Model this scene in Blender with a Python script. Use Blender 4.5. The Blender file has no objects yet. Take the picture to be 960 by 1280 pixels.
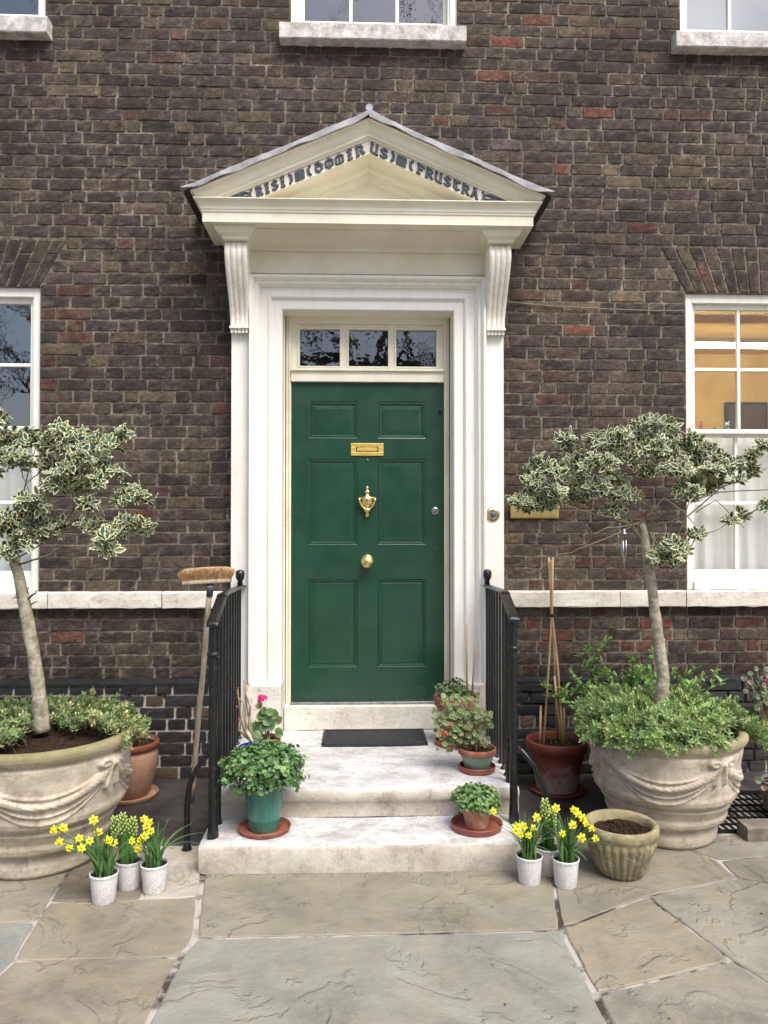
import bpy, bmesh, math, random
import numpy as np
from mathutils import Vector, Matrix
rnd = random.Random(7)
R = math.radians
scene = bpy.context.scene
col = scene.collection

# ------------------------------------------------------------------ camera
CAM = Vector((-0.07, -4.95, 1.6)); YAW = R(2.0); PIT = R(0.9); FPX = 961.0
cam_d = bpy.data.cameras.new('camera'); cam = bpy.data.objects.new('camera', cam_d); col.objects.link(cam)
cam.location = CAM
cam.rotation_euler = (R(90) + PIT, 0, -YAW)
cam_d.sensor_fit = 'VERTICAL'; cam_d.sensor_height = 24.0; cam_d.lens = FPX / 1280 * 24.0
cam_d.clip_start = 0.05; cam_d.clip_end = 500
scene.camera = cam
# ------------------------------------------------------------------ world, sun, exposure
w = bpy.data.worlds.new('World'); scene.world = w; w.use_nodes = True
nt = w.node_tree; nt.nodes.clear()
sky = nt.nodes.new('ShaderNodeTexSky'); sky.sky_type = 'NISHITA'; sky.sun_disc = False
SUN_EL, SUN_AZ = R(56), R(150)
sky.sun_elevation = SUN_EL; sky.sun_rotation = SUN_AZ
sky.air_density = 1.0; sky.dust_density = 3.0; sky.ozone_density = 1.0
bg = nt.nodes.new('ShaderNodeBackground'); bg.inputs[1].default_value = 0.12
wo = nt.nodes.new('ShaderNodeOutputWorld')
nt.links.new(sky.outputs[0], bg.inputs[0]); nt.links.new(bg.outputs[0], wo.inputs[0])
sd = bpy.data.lights.new('sun', 'SUN'); sd.energy = 2.3; sd.angle = R(32); sd.color = (1.0, 0.96, 0.91)
so = bpy.data.objects.new('sun', sd); col.objects.link(so)
sv = Vector((math.sin(SUN_AZ) * math.cos(SUN_EL), math.cos(SUN_AZ) * math.cos(SUN_EL), math.sin(SUN_EL)))
so.rotation_euler = (-sv).to_track_quat('-Z', 'Y').to_euler(); so.location = (0, -8, 12)
vs = scene.view_settings
vs.view_transform = 'Standard'; vs.look = 'None'; vs.gamma = 1.0; vs.exposure = 0.93; vs.use_curve_mapping = False

# ------------------------------------------------------------------ measured points of the place
_f = Vector((math.sin(YAW) * math.cos(PIT), math.cos(YAW) * math.cos(PIT), math.sin(PIT)))
_r = Vector((math.cos(YAW), -math.sin(YAW), 0)); _u = _r.cross(_f)
def _ray(px, py): return _f + _r * ((px - 480) / FPX) - _u * ((py - 640) / FPX)
def PY(px, py, y):
    d = _ray(px, py); return CAM + d * ((y - CAM.y) / d.y)
def PZ(px, py, z=0.0):
    d = _ray(px, py); return CAM + d * ((z - CAM.z) / d.z)

# ------------------------------------------------------------------ mesh helpers
def wloc(o):
    v = Vector((0, 0, 0))
    while o is not None:
        v += o.location; o = o.parent
    return v
def tag(o, label=None, cat=None, group=None, kind=None):
    if label: o['label'] = label
    if cat: o['category'] = cat
    if group: o['group'] = group
    if kind: o['kind'] = kind
    return o
def empty(name, loc, label=None, cat=None, group=None, kind=None):
    o = bpy.data.objects.new(name, None); col.objects.link(o)
    o.location = loc; o.empty_display_size = 0.1
    return tag(o, label, cat, group, kind)

class MB:
    def __init__(s): s.v = []; s.f = []; s.m = []; s.c = []
    def add(s, vs, fs, mat=0, c=(1, 1, 1)):
        b = len(s.v); s.v.extend([tuple(p) for p in vs]); s.f.extend([tuple(b + i for i in f) for f in fs])
        s.m.extend([mat] * len(fs)); s.c.extend([c] * len(vs))
    def box(s, x0, x1, y0, y1, z0, z1, mat=0, c=(1, 1, 1)):
        v = [(x0, y0, z0), (x1, y0, z0), (x1, y1, z0), (x0, y1, z0), (x0, y0, z1), (x1, y0, z1), (x1, y1, z1), (x0, y1, z1)]
        s.add(v, [(0, 3, 2, 1), (4, 5, 6, 7), (0, 1, 5, 4), (1, 2, 6, 5), (2, 3, 7, 6), (3, 0, 4, 7)], mat, c)
    def tube(s, pts, rad, n=8, mat=0, c=(1, 1, 1), cap=True):
        pts = [Vector(p) for p in pts]
        if not hasattr(rad, '__len__'): rad = [rad] * len(pts)
        t0 = (pts[1] - pts[0]).normalized()
        a = t0.orthogonal().normalized(); vs = []
        for i, p in enumerate(pts):
            t = (pts[min(i + 1, len(pts) - 1)] - pts[max(i - 1, 0)]).normalized()
            a = (a - t * a.dot(t)).normalized(); b = t.cross(a)
            for k in range(n):
                an = 2 * math.pi * k / n
                vs.append(p + (a * math.cos(an) + b * math.sin(an)) * rad[i])
        fs = []
        for i in range(len(pts) - 1):
            for k in range(n):
                fs.append((i * n + k, i * n + (k + 1) % n, (i + 1) * n + (k + 1) % n, (i + 1) * n + k))
        if cap:
            fs.append(tuple(range(n - 1, -1, -1))); fs.append(tuple((len(pts) - 1) * n + k for k in range(n)))
        s.add(vs, fs, mat, c)
    def lathe(s, cx, cy, z0, prof, n=40, mat=0, fn=None, close=True):
        vs = []; fs = []
        for (r, z) in prof:
            for k in range(n):
                th = 2 * math.pi * k / n
                rr = r + (fn(th, z) if fn else 0)
                vs.append((cx + rr * math.cos(th), cy + rr * math.sin(th), z0 + z))
        for i in range(len(prof) - 1):
            for k in range(n):
                fs.append((i * n + k, i * n + (k + 1) % n, (i + 1) * n + (k + 1) % n, (i + 1) * n + k))
        if close: fs.append(tuple(range(n - 1, -1, -1)))
        s.add(vs, fs, mat)
    def ball(s, c, rx, ry=None, rz=None, n=8, mat=0, cc=(1, 1, 1)):
        ry = ry or rx; rz = rz or rx; vs = []; fs = []; m = n // 2 + 1
        for i in range(m + 1):
            ph = math.pi * i / m
            for k in range(n):
                th = 2 * math.pi * k / n
                vs.append((c[0] + rx * math.sin(ph) * math.cos(th), c[1] + ry * math.sin(ph) * math.sin(th), c[2] - rz * math.cos(ph)))
        for i in range(m):
            for k in range(n):
                fs.append((i * n + k, i * n + (k + 1) % n, (i + 1) * n + (k + 1) % n, (i + 1) * n + k))
        s.add(vs, fs, mat, cc)
    def prism(s, poly, y0, y1, mat=0):          # outline in XZ, extruded along y (y0 is the front)
        n = len(poly)
        v = [(x, y0, z) for x, z in poly] + [(x, y1, z) for x, z in poly]
        f = [tuple(range(n)), tuple(range(2 * n - 1, n - 1, -1))]
        f += [(i, i + n, (i + 1) % n + n, (i + 1) % n) for i in range(n)]
        s.add(v, f, mat)
    def build(s, name, mats, parent=None, smooth=False, bevel=0, label=None, cat=None, group=None, kind=None, auto=None, loc=None):
        me = bpy.data.meshes.new(name)
        off = wloc(parent) if parent else Vector(loc or (0, 0, 0))
        va = np.array(s.v, dtype=np.float64) - np.array(off)
        me.from_pydata(va.tolist(), [], s.f)
        if not isinstance(mats, (list, tuple)): mats = [mats]
        for m in mats: me.materials.append(m)
        me.polygons.foreach_set('material_index', s.m)
        at = me.attributes.new('Col', 'FLOAT_COLOR', 'POINT')
        ca = np.ones((len(s.v), 4), dtype=np.float32); ca[:, :3] = s.c
        at.data.foreach_set('color', ca.ravel())
        if smooth: me.polygons.foreach_set('use_smooth', [True] * len(s.f))
        me.update()
        o = bpy.data.objects.new(name, me); col.objects.link(o)
        if parent: o.parent = parent
        elif loc: o.location = loc
        if bevel:
            b = o.modifiers.new('b', 'BEVEL'); b.width = bevel; b.segments = 2; b.limit_method = 'ANGLE'; b.angle_limit = R(40)
            b.harden_normals = False
        if smooth and auto:
            me.polygons.foreach_set('use_smooth', [True] * len(s.f))
            bm = bmesh.new(); bm.from_mesh(me)
            for e in bm.edges:
                if len(e.link_faces) == 2 and e.calc_face_angle(0) > R(auto): e.smooth = False
            bm.to_mesh(me); bm.free()
        return tag(o, label, cat, group, kind)

# ------------------------------------------------------------------ materials
def srgb(r, g, b):
    return tuple(((c / 255) / 12.92 if c / 255 <= .04045 else ((c / 255 + .055) / 1.055) ** 2.4) for c in (r, g, b))
class N:
    def __init__(s, name):
        s.m = bpy.data.materials.new(name); s.m.use_nodes = True; s.t = s.m.node_tree
        s.p = s.t.nodes['Principled BSDF']; s.out = s.t.nodes['Material Output']
        tc = s.t.nodes.new('ShaderNodeTexCoord'); s.co = tc.outputs['Object']
    def n(s, k): return s.t.nodes.new(k)
    def l(s, a, b): s.t.links.new(a, b)
    def noise(s, scale, detail=6, rough=.6, dist=0, co=None, vec=None):
        n = s.n('ShaderNodeTexNoise'); n.inputs['Scale'].default_value = scale; n.inputs['Detail'].default_value = detail
        n.inputs['Roughness'].default_value = rough; n.inputs['Distortion'].default_value = dist
        c = co or s.co
        if vec:
            mp = s.n('ShaderNodeMapping'); mp.inputs['Scale'].default_value = vec; s.l(c, mp.inputs[0]); c = mp.outputs[0]
        s.l(c, n.inputs['Vector']); return n.outputs['Fac']
    def ramp(s, fac, a, b, ca=(0, 0, 0), cb=(1, 1, 1), mid=None):
        r = s.n('ShaderNodeValToRGB'); e = r.color_ramp.elements
        e[0].position = a; e[0].color = (*ca, 1); e[1].position = b; e[1].color = (*cb, 1)
        s.l(fac, r.inputs[0]); return r.outputs[0]
    def mix(s, fac, a, b, mode='MIX'):
        x = s.n('ShaderNodeMix'); x.data_type = 'RGBA'; x.blend_type = mode
        for sock, v in ((x.inputs[0], fac), (x.inputs[6], a), (x.inputs[7], b)):
            if isinstance(v, (int, float)): sock.default_value = v
            elif isinstance(v, tuple): sock.default_value = (*v, 1)
            else: s.l(v, sock)
        return x.outputs[2]
    def math(s, op, a, b=0.0):
        x = s.n('ShaderNodeMath'); x.operation = op
        for sock, v in ((x.inputs[0], a), (x.inputs[1], b)):
            if isinstance(v, (int, float)): sock.default_value = v
            else: s.l(v, sock)
        return x.outputs[0]
    def attr(s):
        a = s.n('ShaderNodeAttribute'); a.attribute_name = 'Col'; return a.outputs['Color']
    def xyz(s):
        g = s.n('ShaderNodeNewGeometry'); x = s.n('ShaderNodeSeparateXYZ'); s.l(g.outputs['Position'], x.inputs[0]); return x.outputs
    def color(s, c):
        if isinstance(c, tuple): s.p.inputs['Base Color'].default_value = (*c, 1)
        else: s.l(c, s.p.inputs['Base Color'])
    def bump(s, h, dist=.002, strength=1.0, prev=None):
        b = s.n('ShaderNodeBump'); b.inputs['Distance'].default_value = dist; b.inputs['Strength'].default_value = strength
        s.l(h, b.inputs['Height'])
        if prev is not None: s.l(prev, b.inputs['Normal'])
        s.l(b.outputs[0], s.p.inputs['Normal']); return b.outputs[0]
    def set(s, rough=None, metal=None, spec=None, coat=None):
        if rough is not None:
            if isinstance(rough, (int, float)): s.p.inputs['Roughness'].default_value = rough
            else: s.l(rough, s.p.inputs['Roughness'])
        if metal is not None: s.p.inputs['Metallic'].default_value = metal
        if spec is not None: s.p.inputs['Specular IOR Level'].default_value = spec
        if coat is not None: s.p.inputs['Coat Weight'].default_value = coat
        return s.m
def simple(name, c1, c2=None, scale=8, rough=.6, bump=.0, bscale=60, metal=0, attr=False, spec=.5, lo=.35, hi=.65, vec=None):
    k = N(name)
    c = c1
    if c2: c = k.mix(k.ramp(k.noise(scale, vec=vec), lo, hi), c1, c2)
    if attr: c = k.mix(1.0, c, k.attr(), 'MULTIPLY')
    k.color(c)
    if bump: k.bump(k.noise(bscale, 5), bump)
    return k.set(rough, metal, spec)

M = {}
# brick: the colour of every brick comes with its mesh, mottling on top
k = N('brick')
a = k.attr()
big = k.ramp(k.noise(13, 9, .78, .3), .3, .72)
c = k.mix(big, k.mix(1.0, a, (.42, .41, .40), 'MULTIPLY'), k.mix(1.0, a, (1.6, 1.56, 1.5), 'MULTIPLY'))
sp = k.ramp(k.noise(62, 8, .9), .55, .63)
c = k.mix(k.math('MULTIPLY', sp, .55), c, srgb(136, 125, 110))
dk = k.ramp(k.noise(34, 5, .75, .6), .33, .45, (1, 1, 1), (0, 0, 0))
c = k.mix(k.math('MULTIPLY', dk, .7), c, srgb(30, 27, 27))
wh = k.math('MULTIPLY', k.ramp(k.noise(2.1, 3, .5), .60, .70), k.ramp(k.noise(22, 6, .8, .4), .53, .62))
c = k.mix(k.math('MULTIPLY', wh, .5), c, srgb(160, 156, 148))
c = k.mix(k.math('MULTIPLY', k.ramp(k.noise(26, 7, .8, .8), .56, .66), .45), c, srgb(112, 100, 88))
soot = k.math('MULTIPLY', k.ramp(k.noise(1.5, 8, .74, .3), .42, .62), .60)
c = k.mix(soot, c, srgb(38, 34, 32))
pat = k.math('MULTIPLY', k.ramp(k.noise(40, 8, .9, .2), .47, .56), .5)
c = k.mix(pat, c, srgb(34, 30, 29))
k.color(c)
b1 = k.bump(k.noise(32, 8, .8, .3), .010, 1.0)
k.bump(k.noise(190, 4, .7), .002, .9, b1)
M['brick'] = k.set(.88, spec=.25)
k = N('mortar')
c = k.mix(k.ramp(k.noise(5, 8, .7), .32, .68), srgb(96, 88, 76), srgb(166, 157, 138))
c = k.mix(k.ramp(k.noise(30, 8, .85), .42, .56), k.mix(1.0, c, (.36, .34, .33), 'MULTIPLY'), c)
soot = k.math('MULTIPLY', k.ramp(k.noise(1.5, 8, .74, .3), .42, .62), .60)
c = k.mix(soot, c, srgb(38, 34, 32))
k.color(c); k.bump(k.noise(160, 5, .8), .002)
M['mortar'] = k.set(.95, spec=.15)
k = N('black_brick')
a = k.attr()
c = k.mix(k.ramp(k.noise(18, 7, .7), .35, .7), a, k.mix(1.0, a, (1.9, 1.8, 1.7), 'MULTIPLY'))
x = k.xyz()
mz = k.math('MULTIPLY', k.ramp(x[2], .0, .3, (1, 1, 1), (0, 0, 0)), k.ramp(k.noise(7, 6, .7), .42, .62))
c = k.mix(k.math('MULTIPLY', mz, .55), c, srgb(62, 66, 34))
k.color(c); b1 = k.bump(k.noise(30, 7, .7), .005, .8); k.bump(k.noise(170, 4, .7), .0012, .8, b1)
M['black_brick'] = k.set(k.ramp(k.noise(12), .3, .7, (.4, .4, .4), (.8, .8, .8)), spec=.4)
k = N('white_mortar'); x = k.xyz()
lf = k.ramp(x[0], .0, 1.0); 
xs1 = k.math('ADD', k.math('MULTIPLY', x[0], -.5), .0)
fac = k.math('MULTIPLY', k.ramp(k.noise(9.0, 6, .7), .36, .50), k.math('MAXIMUM', k.ramp(xs1, .30, .42), k.ramp(k.noise(2.2, 4, .6), .50, .60)))
k.color(k.mix(fac, srgb(30, 28, 28), srgb(172, 167, 156))); k.bump(k.noise(140, 5), .002); M['white_mortar'] = k.set(.95, spec=.2)
# white paint on timber
k = N('cream_paint')
st = k.noise(3, 6, .65, vec=(9, 9, 1.0))
c = k.mix(k.ramp(st, .48, .85), srgb(229, 226, 217), srgb(211, 206, 193))
c = k.mix(k.math('MULTIPLY', k.ramp(k.noise(26, 8, .8), .57, .68), .30), c, srgb(180, 170, 150))
k.color(c); b1 = k.bump(k.noise(16, 6, .6), .003, .6); k.bump(k.noise(120, 4, .7), .0006, .6, b1)
M['paint'] = k.set(.42)
k = N('yellowed_paint')
c = k.mix(k.ramp(k.noise(4, 6, .65), .35, .72), srgb(232, 227, 208), srgb(215, 208, 186))
c = k.mix(k.math('MULTIPLY', k.ramp(k.noise(30, 8, .8), .60, .70), .45), c, srgb(165, 152, 122))
k.color(c); b1 = k.bump(k.noise(14, 6, .6), .003, .6); k.bump(k.noise(120, 4, .7), .0006, .6, b1)
M['ypaint'] = k.set(.42)
k = N('console_paint')
c = k.mix(k.ramp(k.noise(7, 6, .7, vec=(3, 3, 1)), .40, .70), srgb(234, 230, 217), srgb(212, 204, 190))
c = k.mix(k.math('MULTIPLY', k.ramp(k.noise(40, 8, .8), .55, .68), .55), c, srgb(150, 132, 118))
k.color(c); k.bump(k.noise(40, 6, .7), .0015)
M['cpaint'] = k.set(.5)
# stones
k = N('painted_stone')
c = k.mix(k.ramp(k.noise(5, 8, .7), .35, .7), srgb(224, 219, 207), srgb(192, 184, 170))
c = k.mix(k.math('MULTIPLY', k.ramp(k.noise(22, 8, .8), .55, .66), .7), c, srgb(128, 116, 100))
k.color(c); b1 = k.bump(k.noise(18, 8, .75), .008, .8); k.bump(k.noise(130, 4), .001, .7, b1)
M['band'] = k.set(.8, spec=.3)
k = N('sill_stone')
c = k.mix(k.ramp(k.noise(12, 8, .75), .40, .62), srgb(212, 208, 200), srgb(150, 144, 136))
k.color(c); k.bump(k.noise(40, 8, .75), .003)
M['sill'] = k.set(.8, spec=.3)
k = N('step_stone')
c = k.mix(k.ramp(k.noise(4.5, 10, .78, .0, vec=(1, 1.6, 1)), .38, .62), srgb(208, 207, 206), srgb(160, 155, 149))
c = k.mix(k.math('MULTIPLY', k.ramp(k.noise(16, 10, .85, .1), .52, .64), .65), c, srgb(120, 112, 103))
c = k.mix(k.math('MULTIPLY', k.ramp(k.noise(3.1, 8, .75), .50, .62), .7), c, srgb(206, 208, 214))
c = k.mix(k.math('MULTIPLY', k.ramp(k.noise(110, 6, .85), .56, .66), .5), c, srgb(104, 96, 88))
k.color(c); b1 = k.bump(k.noise(9, 9, .72, .5), .012, .8); k.bump(k.noise(120, 5, .7), .0015, .8, b1)
M['step'] = k.set(.72, spec=.35)
k = N('step_riser_stone')
g = k.noise(4, 8, .75)
c = k.mix(k.ramp(g, .36, .66), srgb(206, 199, 186), srgb(166, 155, 140))
c = k.mix(k.math('MULTIPLY', k.ramp(k.noise(7, 10, .85, .1, vec=(1, 1, .6)), .52, .66), .7), c, srgb(108, 96, 84))
k.color(c); b1 = k.bump(k.noise(12, 9, .75), .010, .8); k.bump(k.noise(120, 5, .7), .0015, .8, b1)
M['riser'] = k.set(.8, spec=.3)
def flagmat(name, ca, cb, cc):
    k = N(name)
    n1 = k.noise(2.3, 9, .62, .9)
    c = k.mix(k.ramp(n1, .34, .66), ca, cb)
    c = k.mix(k.math('MULTIPLY', k.ramp(k.noise(5.5, 7, .7, .6), .46, .66), .7), c, cc)
    c = k.mix(k.math('MULTIPLY', k.ramp(k.noise(90, 5, .8), .60, .74), .35), c, srgb(70, 64, 56))
    c = k.mix(1.0, k.mix(1.0, c, (1.16, 1.15, 1.13), 'MULTIPLY'), k.attr(), 'MULTIPLY')
    # riven layers: thin ledges where the stone split
    n2 = k.noise(2.4, 6, .55, .8)
    stp = k.n('ShaderNodeMath'); stp.operation = 'MULTIPLY'; k.l(n2, stp.inputs[0]); stp.inputs[1].default_value = 5
    fl = k.math('FLOOR', stp.outputs[0]); fr = k.math('SUBTRACT', stp.outputs[0], fl)
    ed = k.ramp(fr, .0, .13)
    lay = k.math('ADD', fl, ed)
    edge = k.math('MULTIPLY', k.ramp(fr, .0, .05, (1, 1, 1), (0, 0, 0)), k.ramp(k.noise(4, 3), .5, .62))
    c = k.mix(k.math('MULTIPLY', edge, .5), c, srgb(62, 56, 50))
    k.color(c)
    b0 = k.bump(lay, .008, .7); b1 = k.bump(k.noise(8, 9, .68), .018, .8, b0); k.bump(k.noise(90, 5, .7), .0012, .7, b1)
    return k.set(k.ramp(k.noise(6), .3, .7, (.45, .45, .45), (.75, .75, .75)), spec=.4)
M['flag'] = flagmat('flagstone', srgb(138, 136, 129), srgb(108, 106, 99), srgb(140, 132, 118))
M['flag_grey'] = flagmat('flagstone_grey', srgb(138, 139, 133), srgb(108, 109, 104), srgb(130, 127, 116))
k = N('joint_mortar')
c = k.mix(k.ramp(k.noise(2.6, 7, .7), .42, .52), srgb(66, 60, 53), srgb(168, 162, 153))
k.color(c); k.bump(k.noise(40, 6), .003)
M['joint'] = k.set(.95, spec=.2)
k = N('dark_slate')
c = k.mix(k.ramp(k.noise(4, 8, .7), .35, .68), srgb(42, 40, 40), srgb(78, 74, 72))
k.color(c); b1 = k.bump(k.noise(6, 8, .65), .01, .6); k.bump(k.noise(90, 4), .001, .6, b1)
M['slate'] = k.set(.5, spec=.45)
def planter_mat(name, zr):
    k = N(name); x = k.xyz()
    c = k.mix(k.ramp(k.noise(5, 8, .72, .4), .34, .66), srgb(202, 190, 170), srgb(160, 147, 130))
    c = k.mix(k.math('MULTIPLY', k.ramp(k.noise(13, 8, .8), .52, .66), .7), c, srgb(122, 112, 98))
    c = k.mix(k.math('MULTIPLY', k.ramp(k.noise(9, 6, .7), .56, .66), .7), c, srgb(205, 196, 178))
    z = k.n('ShaderNodeMath'); z.operation = 'ADD'; k.l(x[2], z.inputs[0])
    k.l(k.math('MULTIPLY', k.noise(8, 6, .7), .12), z.inputs[1])
    ms = k.ramp(z.outputs[0], zr - .02, zr + .06)
    c = k.mix(k.math('MULTIPLY', ms, .85), c, k.mix(k.ramp(k.noise(16, 6), .4, .6), srgb(112, 110, 56), srgb(140, 128, 92)))
    c = k.mix(k.ramp(z.outputs[0], .03, .10, (.6, .6, .6), (0, 0, 0)), c, srgb(92, 86, 66))
    k.color(c); b1 = k.bump(k.noise(24, 8, .75), .006, .8); k.bump(k.noise(120, 5, .7), .0015, .8, b1)
    return k.set(.9, spec=.2)
M['planter_l'] = planter_mat('planter_stone', .60)
M['planter_r'] = planter_mat('planter_stone_pale', .555)
k = N('ribbed_stone')
c = k.mix(k.ramp(k.noise(6, 8, .72), .36, .64), srgb(160, 148, 112), srgb(112, 106, 82))
c = k.mix(k.math('MULTIPLY', k.ramp(k.noise(15, 7, .8), .52, .62), .7), c, srgb(188, 180, 160))
k.color(c); b1 = k.bump(k.noise(60, 7, .8), .006, 1); M['ribbed'] = k.set(.92, spec=.2)
# pots
def terracotta(name, c1, c2, stain, amt, lo=.5, hi=.62):
    k = N(name)
    c = k.mix(k.ramp(k.noise(6, 6, .65), .35, .65), c1, c2)
    c = k.mix(k.math('MULTIPLY', k.ramp(k.noise(9, 8, .75, .5, vec=(1, 1, .5)), lo, hi), amt), c, stain)
    k.color(c); k.bump(k.noise(70, 5), .0012)
    return k.set(.75, spec=.3)
M['terra'] = terracotta('terracotta', srgb(150, 88, 66), srgb(126, 72, 54), srgb(168, 138, 118), .5)
M['terra_red'] = terracotta('terracotta_red', srgb(128, 68, 52), srgb(104, 54, 42), srgb(182, 168, 158), .0)
k = N('terracotta_limed'); x = k.xyz()
c = k.mix(k.ramp(k.noise(6, 6, .65), .35, .65), srgb(124, 64, 48), srgb(98, 50, 40))
zz = k.math('ADD', k.math('MULTIPLY', x[2], -1.6), k.noise(10, 7, .7, .5))
c = k.mix(k.math('MULTIPLY', k.ramp(zz, .18, .40), .8), c, srgb(150, 142, 136))
k.color(c); k.bump(k.noise(60, 5), .0012); M['terra_lime'] = k.set(.7, spec=.35)
M['terra_old'] = terracotta('terracotta_old', srgb(176, 140, 112), srgb(150, 112, 88), srgb(120, 104, 84), .6)
M['terra_pale'] = terracotta('terracotta_pale', srgb(196, 150, 124), srgb(176, 128, 104), srgb(212, 196, 180), .6)
M['plastic_saucer'] = simple('saucer_plastic', srgb(142, 78, 60), srgb(124, 66, 50), 6, .45)
k = N('green_glaze')
c = k.mix(k.ramp(k.noise(7, 6, .7, .5, vec=(1, 1, .4)), .35, .7), srgb(38, 100, 88), srgb(70, 122, 108))
c = k.mix(k.math('MULTIPLY', k.ramp(k.noise(40, 5, .7), .62, .7), .6), c, srgb(150, 160, 140))
k.color(c); k.bump(k.noise(14, 4), .001); M['green_glaze'] = k.set(.22, coat=.4)
k = N('worn_green_glaze')
c = k.mix(k.ramp(k.noise(8, 7, .7, .5), .38, .66), srgb(92, 132, 110), srgb(150, 158, 138))
c = k.mix(k.math('MULTIPLY', k.ramp(k.noise(20, 6, .7), .55, .65), .6), c, srgb(70, 104, 88))
k.color(c); k.bump(k.noise(30, 4), .001); M['worn_glaze'] = k.set(.45)
M['grey_glaze'] = simple('grey_glaze', srgb(92, 90, 86), srgb(128, 122, 112), 8, .4, .001)
M['blue_glaze'] = simple('blue_glaze', srgb(16, 24, 128), srgb(24, 36, 160), 5, .15)
k = N('textured_white_pot')
vv = k.n('ShaderNodeTexBrick'); vv.inputs['Scale'].default_value = 1.0
tc = k.n('ShaderNodeTexCoord'); mp = k.n('ShaderNodeMapping'); mp.inputs['Scale'].default_value = (16, 16, 44); k.l(tc.outputs['Object'], mp.inputs[0])
nz = k.n('ShaderNodeTexVoronoi'); nz.feature = 'DISTANCE_TO_EDGE'; nz.inputs['Scale'].default_value = 4.0; k.l(mp.outputs[0], nz.inputs['Vector'])
e = k.ramp(nz.outputs['Distance'], .02, .10)
k.color(k.mix(e, srgb(206, 202, 196), srgb(236, 234, 230))); k.bump(e, .0015); M['white_pot'] = k.set(.55)
M['soil'] = simple('soil', srgb(34, 26, 21), srgb(68, 52, 40), 60, 1.0, .012, 70, spec=.1)
# metals
k = N('black_iron'); k.color(k.mix(k.ramp(k.noise(30, 6), .55, .7), srgb(20, 21, 23), srgb(46, 46, 48)))
b1 = k.bump(k.noise(70, 4, .6), .003, .9); M['iron'] = k.set(.32, spec=.5)
M['brass'] = simple('polished_brass', srgb(252, 222, 138), srgb(240, 196, 104), 30, .42, .0004, 40, metal=1)
M['brass_pale'] = simple('pale_brass', srgb(236, 214, 150), srgb(214, 190, 124), 30, .34, .0004, 40, metal=1)
M['steel'] = simple('steel', srgb(176, 176, 176), srgb(140, 140, 140), 30, .35, metal=1)
k = N('sheet_lead')
c = k.mix(k.ramp(k.noise(9, 8, .75), .36, .66), srgb(168, 168, 170), srgb(122, 122, 124))
k.color(c); k.bump(k.noise(30, 6), .003); M['lead'] = k.set(.55, spec=.5)
M['dark_board'] = simple('dark_board', srgb(40, 34, 30), srgb(66, 56, 48), 12, .85, .002)
# door
k = N('green_gloss_paint')
c = k.mix(k.ramp(k.noise(3, 6, .6), .35, .7), srgb(12, 57, 38), srgb(19, 66, 46))
c = k.mix(k.math('MULTIPLY', k.ramp(k.noise(55, 7, .8, vec=(1, 1, .6)), .66, .74), .4), c, srgb(70, 110, 84))
k.color(c); b1 = k.bump(k.noise(5, 5, .55, .3, vec=(1, 1, .7)), .006, .5); k.bump(k.noise(60, 4), .0004, .6, b1)
M['door'] = k.set(k.ramp(k.noise(8, 5), .3, .7, (.28, .28, .28), (.42, .42, .42)), spec=.6, coat=.35)
# glass
def glassmat(name, wav=0.0, f0=.08):
    k = N(name); k.t.nodes.remove(k.p)
    tr = k.n('ShaderNodeBsdfTransparent'); tr.inputs[0].default_value = (.92, .94, .93, 1)
    gl = k.n('ShaderNodeBsdfGlossy'); gl.inputs['Roughness'].default_value = .015; gl.inputs[0].default_value = (1, 1, 1, 1)
    lw = k.n('ShaderNodeLayerWeight'); lw.inputs[0].default_value = .5
    fr = k.math('ADD', f0, k.math('MULTIPLY', k.math('POWER', lw.outputs['Facing'], 5.0), 1 - f0))
    if wav:
        b = k.n('ShaderNodeBump'); b.inputs['Distance'].default_value = wav; k.l(k.noise(7, 3, .5), b.inputs['Height'])
        k.l(b.outputs[0], gl.inputs['Normal'])
    mx = k.n('ShaderNodeMixShader'); k.l(fr, mx.inputs[0]); k.l(tr.outputs[0], mx.inputs[1]); k.l(gl.outputs[0], mx.inputs[2])
    k.l(mx.outputs[0], k.out.inputs[0]); return k.m
M['glass'] = glassmat('window_glass', .0008, .20)
M['clear_glass'] = glassmat('clear_glass', .0008, .05)
M['rough_glass'] = glassmat('old_rippled_glass', .0016, .13)
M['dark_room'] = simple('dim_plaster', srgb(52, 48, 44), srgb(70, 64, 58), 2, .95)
M['dark_hall'] = simple('dim_hall', srgb(190, 170, 124), srgb(214, 196, 150), 2.5, .8, .01, 20)
M['pale_blind'] = simple('pale_blind_cloth', srgb(224, 228, 232), srgb(206, 214, 220), 2, .95)
M['ochre_room'] = simple('ochre_plaster', srgb(214, 180, 104), srgb(194, 158, 84), 4, .8, .004, 14)
k = N('lamp_tube'); k.p.inputs['Emission Color'].default_value = (1, .95, .84, 1); k.p.inputs['Emission Strength'].default_value = 30; k.color((.9, .9, .85)); M['tube'] = k.set(.4)
k = N('net_cloth'); k.color(srgb(226, 230, 230)); tl = k.n('ShaderNodeBsdfTranslucent'); tl.inputs[0].default_value = (.75, .78, .8, 1)
mx = k.n('ShaderNodeMixShader'); mx.inputs[0].default_value = .3; k.l(k.p.outputs[0], mx.inputs[1]); k.l(tl.outputs[0], mx.inputs[2]); k.l(mx.outputs[0], k.out.inputs[0]); M['net'] = k.set(.9)
M['letter'] = simple('letter_grey', srgb(46, 52, 62), srgb(84, 92, 104), 60, .6, .001, 90)
M['letter_edge'] = simple('letter_dark', srgb(26, 30, 38), None, rough=.6)
M['band_white'] = simple('letter_ground', srgb(232, 226, 208), srgb(216, 208, 186), 8, .5)
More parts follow.
